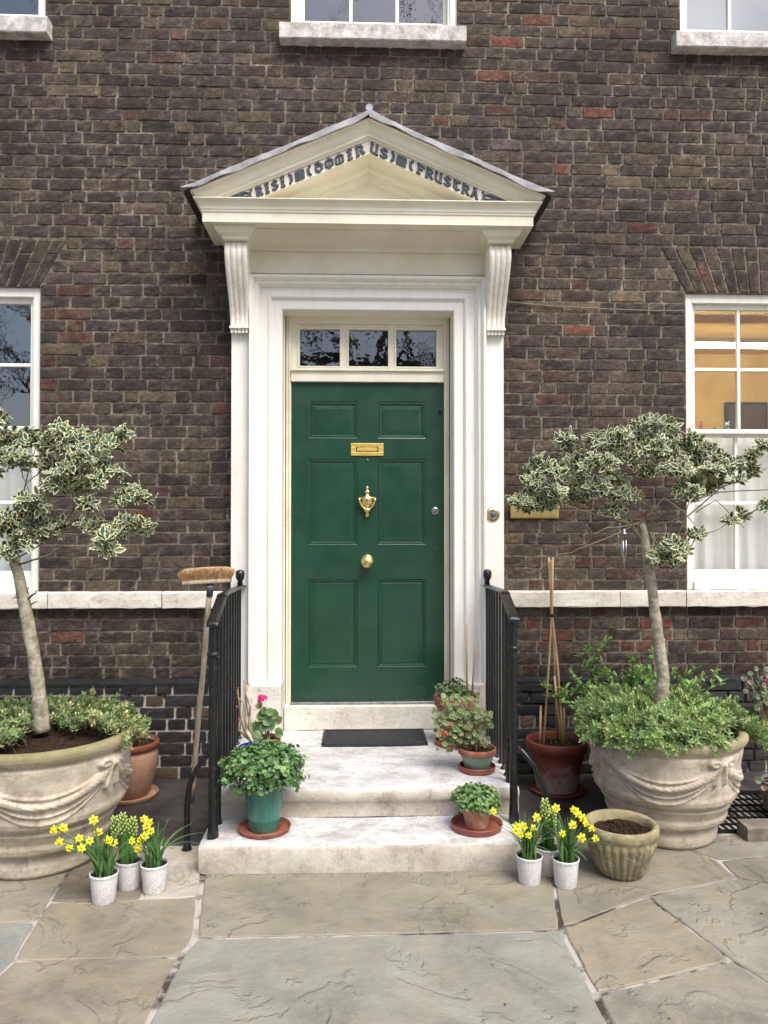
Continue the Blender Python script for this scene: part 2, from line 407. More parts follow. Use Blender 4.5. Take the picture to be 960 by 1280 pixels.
# plants
def leafmat(name, rough=.45, trans=.25):
    k = N(name); a = k.attr(); c = k.mix(k.math('MULTIPLY', k.ramp(k.noise(120, 3), .35, .7), .35), a, k.mix(1.0, a, (.55, .6, .5), 'MULTIPLY')); k.color(c)
    tl = k.n('ShaderNodeBsdfTranslucent'); k.l(c, tl.inputs[0])
    mx = k.n('ShaderNodeMixShader'); mx.inputs[0].default_value = trans
    k.l(k.p.outputs[0], mx.inputs[1]); k.l(tl.outputs[0], mx.inputs[2]); k.l(mx.outputs[0], k.out.inputs[0])
    return k.set(rough, spec=.5)
M['leaf'] = leafmat('leaf', .45, .25)
M['petal'] = leafmat('petal', .6, .3)
M['bark'] = simple('smooth_grey_bark', srgb(176, 168, 148), srgb(122, 114, 96), 22, .85, .006, 60, lo=.38, hi=.62)
M['twig'] = simple('twig_bark', srgb(120, 108, 84), srgb(92, 84, 66), 20, .85, .002, 80)
M['pale_stem'] = simple('pale_woody_stem', srgb(168, 152, 120), srgb(136, 118, 90), 24, .85, .002, 90)
M['bamboo'] = simple('bamboo', srgb(206, 176, 132), srgb(176, 142, 98), 18, .6, .0008, 60, vec=(1, 1, .3))
M['wood'] = simple('worn_wood', srgb(178, 164, 144), srgb(140, 126, 108), 14, .75, .001, 60, vec=(4, 4, .6))
M['bristle'] = simple('coir_bristle', srgb(196, 160, 118), srgb(158, 122, 84), 60, .9, .003, 200)
M['rubber'] = simple('black_rubber', srgb(26, 27, 30), srgb(40, 40, 44), 30, .6, .003, 120)
M['plastic_grey'] = simple('blue_grey_plastic', srgb(74, 84, 96), None, rough=.5)
M['wire_and_gap'] = simple('dark_tie_and_gap', srgb(30, 28, 26), None, rough=.6)
M['cable'] = simple('old_cable', srgb(112, 104, 96), None, rough=.6)
M['bark_dark'] = simple('rough_bark', srgb(92, 80, 64), srgb(70, 60, 50), 8, .9, .01, 20)
M['far_stone'] = simple('far_stone', srgb(206, 186, 140), srgb(188, 168, 124), 1, .9)

# ================================================================== THE SETTING
# ground sheet (its top shows as the mortar of the flagstone joints)
g = MB(); g.add([(-60, -60, -.006), (60, -60, -.006), (60, 30, -.006), (-60, 30, -.006)], [(0, 1, 2, 3)])
g.build('ground', M['joint'], kind='structure')
def G(px, py): p = PZ(px, py); return (p.x, p.y)
def flag(mb, poly, c, mat=0, gap=.0038, z=0.0):
    P = [Vector((p[0], p[1], 0)) for p in poly]
    if sum(P[i].x * P[(i + 1) % len(P)].y - P[(i + 1) % len(P)].x * P[i].y for i in range(len(P))) < 0: P.reverse()
    n = len(P); Q = []
    for i in range(n):
        a = (P[i] - P[i - 1]).normalized(); b = (P[(i + 1) % n] - P[i]).normalized()
        na = Vector((-a.y, a.x, 0)); nb = Vector((-b.y, b.x, 0))
        m = (na + nb); m /= max(.3, m.dot(na)); Q.append(P[i] + m * gap)
    out = []
    for i in range(n):                       # wobbly edges, knocked corners
        a, b = Q[i], Q[(i + 1) % n]; L = (b - a).length; k_ = max(2, int(L / .07))
        d = (b - a).normalized(); nn = Vector((-d.y, d.x, 0))
        for j in range(k_):
            t = j / k_
            if j == 0: out.append(a + (b - a).normalized() * .008 + (Q[i - 1] - a).normalized() * .008); continue
            out.append(a + (b - a) * t + nn * rnd.uniform(-.0015, .004))
    m = len(out); tx, ty = rnd.uniform(-.003, .003), rnd.uniform(-.003, .003)
    cx = sum(p.x for p in out) / m; cy = sum(p.y for p in out) / m
    def zz(p): return z + tx * (p.x - cx) + ty * (p.y - cy)
    vs = [(p.x, p.y, -.02) for p in out] + [(p.x, p.y, zz(p) - .004) for p in out]
    inn = [p + (Vector((cx, cy, 0)) - p).normalized() * .006 for p in out]
    vs += [(p.x, p.y, zz(p)) for p in inn]
    fs = [(i, (i + 1) % m, (i + 1) % m + m, i + m) for i in range(m)] + [(i + m, (i + 1) % m + m, (i + 1) % m + 2 * m, i + 2 * m) for i in range(m)]
    fs.append(tuple(range(2 * m, 3 * m)))
    mb.add(vs, fs, mat, c)
pav = MB()
cA = (1, .98, .92)
yb = -3.05
flag(pav, [(-.775, -1.36), (.845, -1.36), (.78, -1.65), (.735, -1.92), (-.69, -1.925)], (.92, .90, .80))
flag(pav, [(-.692, -1.93), (.735, -1.925), (.735, -2.5), (.78, yb), (-.725, yb), (-.738, -2.43), (-.716, -2.055)], (1.02, 1.0, .94), 1)
flag(pav, [(-.752, -1.60), (-.705, -1.93), (-.728, -2.055), (-1.33, -2.06), (-1.375, -1.62)], (1.0, .93, .80))
flag(pav, [(-.730, -2.058), (-.748, -2.43), (-.735, yb), (-1.42, yb), (-1.36, -2.4), (-1.33, -2.06)], (.95, .88, .78))
flag(pav, [(-.795, -1.07), (-.788, -1.36), (-.752, -1.60), (-.99, -1.61), (-1.03, -1.3), (-.98, -1.07)], (1.5, 1.48, 1.46))
flag(pav, [(-1.03, -1.07), (-1.03, -1.3), (-.99, -1.61), (-1.375, -1.62), (-1.42, -1.07)], (.66, .62, .56))
flag(pav, [(-1.42, -1.07), (-1.375, -1.62), (-1.36, -1.78), (-2.3, -1.84), (-2.3, -1.07)], (1.02, .98, .86))
flag(pav, [(-1.36, -1.78), (-1.33, -2.06), (-1.36, -2.4), (-2.3, -2.45), (-2.3, -1.84)], (.96, .97, .93), 1)
flag(pav, [(-1.36, -2.4), (-1.42, yb), (-2.3, yb), (-2.3, -2.45)], (.9, .86, .8))
a1, a2, a3, a4, a5 = (.80, -1.05), G(701, 1152), G(808, 1120), G(916, 1200), G(752, 1240)
flag(pav, [(.79, -1.03), (.852, -1.36), (.787, -1.65), (.742, -1.90), a3, G(921, 1097), G(898, 1075), (1.45, -1.03)], (.90, .87, .77))
flag(pav, [(.742, -1.905), a3, a4, (.745, -2.33)], (1.02, .94, .80))
flag(pav, [(.745, -2.335), a4, G(1010, 1262), (2.2, -2.5), (2.2, yb), (.785, yb), (.748, -2.5)], (.95, .94, .88))
flag(pav, [a3, G(921, 1097), (2.5, -1.9), (2.5, -2.4), G(1010, 1262), a4], (.98, .97, .90))
flag(pav, [G(898, 1075), (2.6, -1.20), (2.6, -1.85), G(921, 1097)], (.86, .83, .76))
flag(pav, [(1.45, -1.03), G(898, 1075), (2.6, -1.195), (2.6, -1.03)], (.92, .90, .84))
y0 = yb
for j in range(9):
    h = rnd.uniform(.55, .85); x = -5.5 + rnd.uniform(0, .6)
    while x < 5.5:
        wd = rnd.uniform(.6, 1.15); c_ = rnd.uniform(.82, 1.05)
        flag(pav, [(x, y0), (x + wd, y0), (x + wd, y0 - h), (x, y0 - h)], (c_, c_ * rnd.uniform(.92, 1), c_ * rnd.uniform(.8, .95)), rnd.choice([0, 0, 1]))
        x += wd
    y0 -= h
for sx in (-1, 1):
    x = 2.31 if sx < 0 else 2.62
    while x < 5.5:
        wd = rnd.uniform(.6, 1.0); yy = -1.07
        while yy > yb + .02:
            h = min(rnd.uniform(.55, .8), yy - yb)
            flag(pav, [(sx * x, yy), (sx * (x + wd), yy), (sx * (x + wd), yy - h), (sx * x, yy - h)], (.95, .92, .84)); yy -= h
        x += wd
pav.build('pavement', [M['flag'], M['flag_grey']], kind='structure')
sl = MB()
for x0_, x1_ in ((-5.4, -3.1), (-3.1, -1.62), (-1.615, -.80)):
    flag(sl, [(x0_, -1.055), (x1_, -1.055), (x1_, -.05), (x0_, -.05)], (1, 1, 1), gap=.003, z=.004)
for x0_, x1_ in ((.76, 1.70), (2.60, 4.0), (4.0, 5.4)):
    flag(sl, [(x0_, -1.025), (x1_, -1.025), (x1_, -.05), (x0_, -.05)], (1, 1, 1), gap=.003, z=.004)
flag(sl, [(1.70, -.42), (2.60, -.42), (2.60, -.05), (1.70, -.05)], (1, 1, 1), gap=.003, z=.004)
sl.build('slate_paving', M['slate'], kind='structure')

# ---------------------------------------------------------------- the house
house = empty('brick_house', (0, 0, 0), 'dark old brick house front with cream doorcase, green door and white sash windows', 'house')
CH = .0757
PAL = [(76, 67, 62, 30), (85, 75, 69, 26), (70, 63, 60, 20), (94, 82, 73, 16), (62, 57, 55, 12), (82, 68, 64, 12), (98, 72, 64, 6), (124, 76, 62, 2.2), (104, 94, 76, 8), (118, 102, 82, 3), (88, 77, 74, 10)]
PALW = [p[3] for p in PAL]
def brick(mb, x0, x1, z0, z1, yf, c, mat=0, slant=None, rough=1.0):
    W = x1 - x0; H = z1 - z0
    if W < .02: return
    nx = max(2, int(round(W / .045))); xs = [0, .004] + [W * i / nx for i in range(1, nx)] + [W - .004, W]
    zs = [0, .004, H * .36, H * .66, H - .004, H]
    tx = rnd.uniform(-.003, .003) * rough; tz = rnd.uniform(-.0025, .0025) * rough; off = rnd.uniform(-.0040, .0005) * rough
    vs = []
    for j, zz in enumerate(zs):
        for i, xx in enumerate(xs):
            u, v = xx / W, zz / H
            edge = (i in (0, len(xs) - 1)) or (j in (0, len(zs) - 1))
            ring = (i in (1, len(xs) - 2)) or (j in (1, len(zs) - 2))
            y = yf + off + tx * (u - .5) + tz * (v - .5)
            if edge: y = yf + .012
            elif ring: y += .0012 + rnd.uniform(-.0008, .0018) * rough
            else: y += rnd.uniform(-.0015, .0015) * rough
            jx = rnd.uniform(-.0020, .0020) * rough; jz = rnd.uniform(-.0022, .0022) * rough
            corner = .002 if (i in (0, 1, len(xs) - 1, len(xs) - 2) and j in (0, 1, 4, 5)) else 0
            xx2 = x0 + xx + jx + (corner if i < 2 else -corner if i > len(xs) - 3 else 0); z2 = z0 + zz + jz
            if slant: xx2 += slant(xx2, z2)
            vs.append((xx2, y, z2))
    n = len(xs)
    fs = [(j * n + i, j * n + i + 1, (j + 1) * n + i + 1, (j + 1) * n + i) for j in range(len(zs) - 1) for i in range(n - 1)]
    b_ = len(mb.c); mb.add(vs, fs, mat, c)
    mo = MORT if mat == 0 else (.02, .019, .018)
    for j in range(len(zs)):
        for i in range(n):
            e_ = min(i, n - 1 - i, 2); e2 = min(j, len(zs) - 1 - j); e_ = min(e_, e2)
            f_ = (.8, rnd.choice((.0, .0, .1, .3, .6)), rnd.choice((0, 0, 0, 0, .25)))[min(e_, 2)]; q = rnd.uniform(.86, 1.14)
            mb.c[b_ + j * n + i] = tuple((c[k_] * (1 - f_) + mo[k_] * f_) * q for k_ in range(3))
MORT = srgb(128, 118, 102)
def bcol(x, z, dark=1.0):
    p = rnd.choices(PAL, PALW)[0]
    if x > .85 and z < 1.95 and rnd.random() < .28: p = rnd.choice([(112, 70, 56), (98, 66, 58), (104, 80, 70)])
    if x < -1.9 and 2.0 < z < 3.1 and rnd.random() < .3: p = (104, 70, 60)
    c = np.array(srgb(*p[:3]))
    q = rnd.uniform(.80, 1.20) * dark * (.98 if rnd.random() > .12 else 1.25)
    s = math.sin(x * 1.3 + 1.2) * .06 + math.sin(z * 2.1 + x * .7) * .06
    q *= 1 + s
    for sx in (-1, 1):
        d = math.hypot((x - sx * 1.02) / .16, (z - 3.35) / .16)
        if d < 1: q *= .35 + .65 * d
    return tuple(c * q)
# openings: (x0,x1,z0,z1)
WIN = dict(lr=(2.085, 3.15, 1.17, 3.12), ll=(-3.155, -2.09, 1.17, 3.115), um=(-.505, .585, 4.81, 6.2), ul=(-3.14, -2.07, 4.81, 6.2), ur=(2.06, 3.13, 4.81, 6.2))
HOLES = list(WIN.values()) + [(-.80, .80, -.1, 3.30)]
ARCH_H = .30
def arch_halfslant(h): return .17 * h / ARCH_H
def spans(z0, z1, xa, xb):
    iv = [(xa, xb)]
    zc = (z0 + z1) / 2
    cuts = [(a, b) for a, b, c, d in HOLES if z1 > c + .01 and z0 < d - .012]
    for kx in ('lr', 'll'):
        a, b, c_, d = WIN[kx]
        if d - .012 <= z0 < d + ARCH_H - .02:
            s = arch_halfslant(zc - d); cuts.append((a - s, b + s))
    for a, b in cuts:
        nv = []
        for p, q in iv:
            if b <= p or a >= q: nv.append((p, q)); continue
            if a > p: nv.append((p, a))
            if b < q: nv.append((b, q))
        iv = nv
    return iv
wall = MB()
def courses(mb, zlo, zhi, yf, darkf, mat, gap=.0078, xa=-4.6, xb=4.6, colf=None):
    nc = int(round((zhi - zlo) / CH)); ch = (zhi - zlo) / nc
    for i in range(nc):
        z0 = zlo + i * ch; z1 = z0 + ch
        dz = rnd.uniform(-.001, .001)
        for (p, q) in spans(z0, z1, xa, xb):
            x = p; st = (i % 2 == 0); first = True
            while x < q - .01:
                L = (.218 if st else .108) + rnd.uniform(-.016, .014)
                if rnd.random() < .10: st = not st
                if first: L = (.108 if i % 2 else .218) * rnd.uniform(.75, 1.15) if p < -4 or p in (.8, .80) or abs(p) > 1.9 else (.108 if i % 2 else .218); first = False
                if q - (x + L) < .05: L = q - x
                g_ = gap * rnd.uniform(.7, 1.25)
                zm = z0 + dz + .006 * math.sin(x * .9 + 2) * (1 if zhi > 2 else 0)
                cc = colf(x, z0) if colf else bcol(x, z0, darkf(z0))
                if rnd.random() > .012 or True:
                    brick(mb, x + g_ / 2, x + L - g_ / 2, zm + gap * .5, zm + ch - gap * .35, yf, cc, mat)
                x += L; st = not st
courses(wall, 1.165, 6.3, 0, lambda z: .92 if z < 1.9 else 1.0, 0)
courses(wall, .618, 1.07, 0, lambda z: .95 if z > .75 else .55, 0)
def blk(x, z):
    v = rnd.uniform(.7, 1.3); base = srgb(34, 32, 33) if rnd.random() > .09 else srgb(74, 58, 46)
    return tuple(np.array(base) * v)
courses(wall, 0.0, .60, -.057, None, 2, gap=.009, colf=blk)
for kx in ('lr', 'll'):                                   # flat arches of rubbed brick on edge
    a, b, c_, d = WIN[kx]; n = 15; wd = (b - a) / n; mid = (a + b) / 2
    for i in range(n):
        for (h0, h1) in ((0, .15), (.15, ARCH_H)) if i % 2 else ((0, .21), (.21, ARCH_H)):
            sl_ = lambda x, z: (x - mid) / ((b - a) / 2) * arch_halfslant(z - d)
            brick(wall, a + i * wd + .003, a + (i + 1) * wd - .002, d + h0 + .003, d + h1 - .003, -.001, bcol(a, d, .9), 0, slant=sl_, rough=.6)
# mortar body of the wall, with the openings left out
def slabwall(mb, xs, zs, holes, y0, y1, mat):
    xs = sorted(set(xs)); zs = sorted(set(zs))
    for i in range(len(xs) - 1):
        for j in range(len(zs) - 1):
            cx = (xs[i] + xs[i + 1]) / 2; cz = (zs[j] + zs[j + 1]) / 2
            if any(a < cx < b and c < cz < d for a, b, c, d in holes): continue
            X0, X1, Z0, Z1 = xs[i], xs[i + 1], zs[j], zs[j + 1]
            mb.add([(X0, y0, Z0), (X1, y0, Z0), (X1, y0, Z1), (X0, y0, Z1)], [(0, 1, 2, 3)], mat)
    for a, b, c, d in holes:
        mb.add([(a, y0, c), (b, y0, c), (b, y0, d), (a, y0, d), (a, y1, c), (b, y1, c), (b, y1, d), (a, y1, d)],
               [(0, 1, 5, 4), (2, 3, 7, 6), (1, 2, 6, 5), (3, 0, 4, 7)], mat)
xs = [-4.6, 4.6]; zs = [0, 6.3]
for h_ in HOLES: xs += [h_[0], h_[1]]; zs += [max(0, h_[2]), h_[3]]
slabwall(wall, xs, zs, [(a, b, max(0, c), d) for a, b, c, d in HOLES], .0048, .33, 1)
for xa, xb in ((-4.6, -.80), (.80, 4.6)):
    wall.box(xa, xb, -.0505, .004, 0, .597, 3)
    wall.add([(xa, -.062, .600), (xb, -.062, .600), (xb, .006, .622), (xa, .006, .622), (xa, -.062, .585), (xb, -.062, .585)], [(0, 1, 2, 3), (4, 5, 1, 0)], 2, srgb(28, 27, 28))
wall.box(-4.6, 4.6, .05, 6.0, 6.3, 6.34, 1)
wall.box(-4.62, -4.6, .0, 6.0, 0, 6.3, 1); wall.box(4.6, 4.62, .0, 6.0, 0, 6.3, 1)
wall.build('wall', [M['brick'], M['mortar'], M['black_brick'], M['white_mortar']], house)
# stone band in blocks
bd = MB()
def stoneblock(mb, x0, x1, y0, y1, z0, z1, mat=0, jit=.003, step=.06):
    n = max(2, int((x1 - x0) / step)); ring = [(y1, z0), (y0 + .006, z0), (y0, z0 + .006), (y0, (z0 + z1) / 2), (y0, z1 - .008), (y0 + .008, z1), (y1, z1)]
    vs = []
    for i in range(n + 1):
        x = x0 + (x1 - x0) * i / n
        if i == 0: x += .002
        for (y, z) in ring:
            q = jit if y < y1 else 0
            vs.append((x + rnd.uniform(-.001, .001), y + rnd.uniform(-q, q), z + rnd.uniform(-q, q)))
    m = len(ring); fs = [(i * m + j, i * m + j + 1, (i + 1) * m + j + 1, (i + 1) * m + j) for i in range(n) for j in range(m - 1)]
    fs += [tuple(range(m - 1, -1, -1)), tuple(n * m + j for j in range(m))]
    mb.add(vs, fs, mat)
for xa, xb in ((-4.6, -3.4), (-3.397, -2.01), (-2.007, -1.30), (-1.297, -.866)): stoneblock(bd, xa, xb - .002, -.058, .02, 1.068, 1.172)
bd.build('string_course', M['band'], house, smooth=False); bd = MB()
for xa, xb in ((.866, 1.62), (1.623, 2.05), (2.053, 3.3), (3.303, 4.6)): stoneblock(bd, xa, xb - .002, -.058, .02, 1.066, 1.170)
bd.build('string_course', M['band'], house, smooth=False)

# windows
def window(key, cols, rows, meet, sill=True, mid_m=None, room='dark_room', glass='glass', yf=.028, label=None):
    x0, x1, z0, z1 = WIN[key]; fr = MB()
    t = .05
    fr.box(x0, x0 + t, yf, yf + .13, z0, z1); fr.box(x1 - t, x1, yf, yf + .13, z0, z1)
    fr.box(x0 + t, x1 - t, yf + .002, yf + .13, z1 - .06, z1)
    fr.box(x0 + t, x1 - t, yf - .015, yf + .13, z0, z0 + .055)
    fr.box(x0 + t - .002, x0 + t + .012, yf + .012, yf + .03, z0 + .05, z1 - .05); fr.box(x1 - t - .012, x1 - t + .002, yf + .012, yf + .03, z0 + .05, z1 - .05)
    f = fr.build('window', M['paint'], house, bevel=.004, label=label)
    a, b = x0 + t + .004, x1 - t - .004; zb, zt = z0 + .055, z1 - .06
    zm = meet
    def sash(nm, za, zc, y, nr, brail):
        s = MB(); st = .03
        s.box(a, a + st, y, y + .038, za, zc); s.box(b - st, b, y, y + .038, za, zc)
        s.box(a + st, b - st, y + .001, y + .037, zc - .035, zc); s.box(a + st, b - st, y + .001, y + .037, za, za + brail)
        gw = .022
        for i in range(1, cols):
            xm = a + st + (b - a - 2 * st) * i / cols; s.box(xm - gw / 2, xm + gw / 2, y + .004, y + .034, za + brail, zc - .035)
        for j in range(1, nr):
            zm_ = za + brail + (zc - .035 - za - brail) * j / nr; s.box(a + st, b - st, y + .006, y + .032, zm_ - gw / 2, zm_ + gw / 2)
        s.build('sash', M['paint'], f, bevel=.003)
        gl = MB(); yy = y + .02
        dx = (b - a - 2 * st) / cols; dzz = (zc - .035 - za - brail) / nr
        for i in range(cols):
            for j in range(nr):
                X0 = a + st + dx * i; X1 = X0 + dx; Z0 = za + brail + dzz * j; Z1 = Z0 + dzz
                e1, e2 = rnd.uniform(-.0012, .0012), rnd.uniform(-.0012, .0012)
                gl.add([(X0, yy + e1, Z0), (X1, yy - e1, Z0), (X1, yy - e1 + e2, Z1), (X0, yy + e1 + e2, Z1)], [(0, 1, 2, 3)])
        gl.build('glass', M[glass], f)
    if zm < z1:
        sash('u', zm, zt, yf + .035, rows // 2, .03); sash('l', zb, zm + .02, yf + .078, rows - rows // 2, .07)
    if sill:
        sm = MB(); stoneblock(sm, x0 - .065, x1 + .045, -.085, .10, z0 - .112, z0 - .006, jit=.0015)
        sm.build('sill', M['sill'], f)
    return f
window('lr', 3, 4, 2.20, sill=False, glass='clear_glass'); window('ll', 3, 4, 2.20, sill=False)
window('um', 3, 4, 5.50); window('ul', 3, 4, 5.50); window('ur', 3, 4, 5.50)
def room(name, x0, x1, y0, y1, z0, z1, mat, open_x=None):
    r = MB(); t = .03
    r.box(x0, x1, y1, y1 + t, z0, z1); r.box(x0, x1, y0, y1, z0 - t, z0); r.box(x0, x1, y0, y1, z1, z1 + t)
    r.box(x0 - t, x0, y0, y1, z0, z1); r.box(x1, x1 + t, y0, y1, z0, z1)
    return r.build(name, mat, house)
room('room', 1.7, 4.4, .335, 2.6, .6, 3.30, M['ochre_room'])
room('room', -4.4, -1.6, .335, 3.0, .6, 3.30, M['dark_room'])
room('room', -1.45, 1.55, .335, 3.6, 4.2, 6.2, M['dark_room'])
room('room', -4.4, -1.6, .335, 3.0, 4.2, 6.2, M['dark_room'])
room('room', 1.7, 4.4, .335, .62, 4.2, 6.2, M['pale_blind'])  # pale back wall stands in for a blind, set close to look brighter
room('hall', -1.3, 1.3, .335, 3.0, .28, 3.8, M['dark_hall'])

# ---------------------------------------------------------------- doorcase
OX, OZ = .545, 2.962
dc = MB()
# architrave, mitred: (offset outwards, y, )
prof = [(0.0, .06), (0.0, -.066), (.006, -.072), (.064, -.072), (.067, -.084), (.076, -.094), (.084, -.094), (.087, -.084), (.134, -.084), (.138, -.100), (.146, -.106), (.150, -.120), (.158, -.124), (.166, -.122), (.172, -.136), (.182, -.150), (.198, -.152), (.200, -.142), (.200, .01)]
vs_ = []; zb = .60
for (o_, y) in prof: vs_ += [(-(OX + o_), y, zb), (-(OX + o_), y, OZ + o_), (OX + o_, y, OZ + o_), (OX + o_, y, zb)]
fs_ = []
for i in range(len(prof) - 1):
    for j in range(3): fs_.append((i * 4 + j, i * 4 + j + 1, (i + 1) * 4 + j + 1, (i + 1) * 4 + j))
dc.add(vs_, [f[::-1] for f in fs_])
doorcase = dc.build('doorcase', M['paint'], house)
pb = MB()
for sx in (-1, 1):
    xa, xb = sorted((sx * (OX - .003), sx * (OX + .212))); pb.box(xa, xb, -.15, .06, .275, .60)
    pb.build('plinth_block', M['band'], doorcase, bevel=.008); pb = MB()
pl = MB()
for sx in (-1, 1):
    xa, xb = sorted((sx * .749, sx * .862)); pl.box(xa, xb, -.098, .02, .05, 2.80)
    xa, xb = sorted((sx * .752, sx * .866)); pl.box(xa, xb, -.07, .02, 2.802, 3.385)
pl.box(-.749, .749, -.085, .02, OZ + .200, 3.385)
pl.build('pilaster', M['paint'], doorcase, bevel=.003)
# frieze / bed mould
fz = MB()
fz.box(-.74, .74, -.098, -.086, 3.185, 3.335, 0)
bedp = [(-.100, 3.320), (-.118, 3.322), (-.122, 3.336), (-.132, 3.342), (-.150, 3.346), (-.185, 3.358), (-.22, 3.372), (-.27, 3.384), (-.30, 3.386), (-.30, 3.40), (-.10, 3.40)]
fz.add([(x, y, z) for x in (-.735, .735) for (y, z) in bedp], [(i, i + 1, i + 1 + len(bedp), i + len(bedp)) for i in range(len(bedp) - 1)])
fz.build('frieze', M['ypaint'], doorcase)
# horizontal cornice, profile by projection p and height z; returned at both ends
YC = .42; XB = .70
cp = [(.0, 3.392), (.285, 3.392), (.288, 3.392), (.288, 3.448), (.294, 3.452), (.296, 3.462), (.300, 3.466), (.304, 3.482), (.315, 3.500), (.330, 3.512), (.334, 3.516), (.334, 3.522), (.0, 3.530)]
def plan(p): return [(-(XB + p), 0.004), (-(XB + p), -(.10 + p)), (XB + p, -(.10 + p)), (XB + p, .004)]
cn = MB(); vs_ = []
for (p, z) in cp:
    for (x, y) in plan(p): vs_.append((x, y, z))
fs_ = [(i * 4 + j, i * 4 + j + 1, (i + 1) * 4 + j + 1, (i + 1) * 4 + j) for i in range(len(cp) - 1) for j in range(3)]
cn.add(vs_, fs_)
cn.build('cornice', M['ypaint'], doorcase)
# raking pediment
SL = .428; ZA = 4.005
def zr(x): return ZA - SL * abs(x)
rk = [(.0, .345), (.010, .348), (.012, .335), (.035, .325), (.060, .302), (.072, .296), (.080, .300), (.088, .300), (.090, .288), (.098, .284), (.104, .288), (.108, .2800)]
pd = MB()
def rake(mb, pr, mat=0, ends=True):
    vs_ = []
    for (v, p) in pr:
        x = XB + p; vs_ += [(-x, .0, zr(x) - v), (-x, -(.10 + p), zr(x) - v), (0, -(.10 + p), ZA - v), (x, -(.10 + p), zr(x) - v), (x, .0, zr(x) - v)]
    mb.add(vs_, [(i * 5 + j, i * 5 + j + 1, (i + 1) * 5 + j + 1, (i + 1) * 5 + j) for i in range(len(pr) - 1) for j in range(4)], mat)
rk2 = [(v, min(p, .36)) for v, p in rk]
rake(pd, rk2)
def wedge(mb, va, vb, y, mat, clip=3.5225):     # sloped flat band between offsets va..vb, cut by the cornice top
    for sx in (-1, 1):
        pts = []
        xe = (ZA - va - clip) / SL; xi = (ZA - vb - clip) / SL
        P = [(0, y, ZA - vb), (0, y, ZA - va), (sx * xe, y, clip), (sx * xi, y, clip)]
        mb.add(P, [(0, 1, 2, 3) if sx > 0 else (3, 2, 1, 0)], mat)
    return xi
wedge(pd, .106, .186, -.378, 1)                  # lettered fascia
xi = (ZA - .186 - 3.5225) / SL
# soffit under fascia, bed moulding and tympanum
st_ = [(.186, -.378), (.188, -.365), (.186, -.362), (.186, -.235), (.205, -.225), (.225, -.205), (.232, -.205), (.236, -.195), (.262, -.185), (.268, -.172), (.274, -.172)]
for i in range(len(st_) - 1):
    (va, ya), (vb, yb_) = st_[i], st_[i + 1]
    for sx in (-1, 1):
        xa = (ZA - va - 3.5225) / SL; xb = (ZA - vb - 3.5225) / SL
        pd.add([(0, ya, ZA - va), (sx * xa, ya, 3.5225), (sx * xb, yb_, 3.5225), (0, yb_, ZA - vb)], [(0, 1, 2, 3)], 0)
xt = (ZA - .274 - 3.5225) / SL
pd.add([(-xt, -.172, 3.5225), (xt, -.172, 3.5225), (0, -.172, ZA - .274)], [(0, 1, 2)], 0)
pd.build('pediment', [M['ypaint'], M['band_white']], doorcase)
# lead roof
lr_ = MB(); n = 44
for sx in (-1, 1):
    top = []; 
    for i in range(n + 1):
        t = i / n; x = sx * 1.098 * t
        zz_ = zr(x) + .026 + .003 * math.sin(t * 13 + sx) + rnd.uniform(-.0015, .0015)
        if t < .08: zz_ += .010 * (1 - t / .08)
        if t > .93: zz_ += .006 * (t - .93) / .07
        drip = .030 + .013 * math.sin(t * 7 + 1 + sx * .7) ** 2 + .003 * math.sin(t * 31 + sx)
        if t > .9: drip *= (1 - t) / .1 * .8 + .2
        top.append([(x, .0, zz_ + .01), (x, -.465, zz_), (x, -.472, zz_ - .006), (x, -.472 + .004 * math.sin(t * 30), zz_ - drip), (x, -.462, zz_ - drip), (x, -.455, zz_ - .012), (x, .0, zz_ - .004)])
    vs_ = [p for r_ in top for p in r_]
    lr_.add(vs_, [(i * 7 + j, i * 7 + j + 1, (i + 1) * 7 + j + 1, (i + 1) * 7 + j) for i in range(n) for j in range(6)] + [tuple(n * 7 + j for j in range(7))])
lr_.tube([(0, .0, ZA + .052), (0, -.468, ZA + .045)], .022, 10)
lr_.build('lead_roof', M['lead'], doorcase, smooth=True, auto=35)
rb = MB()                                        # roof boards under the lead
for sx in (-1, 1):
    xa, xb = 0, 1.085
    P = []
    for y in (-.43, .0):
        P += [(sx * xa, y, zr(0) + .014), (sx * xb, y, zr(xb) + .014), (sx * xb, y, zr(xb) - .004), (sx * xa, y, zr(0) - .004)]
    rb.add(P, [(0, 1, 2, 3), (7, 6, 5, 4), (0, 4, 5, 1), (1, 5, 6, 2), (2, 6, 7, 3)])
rb.build('roof_board', M['dark_board'], doorcase)
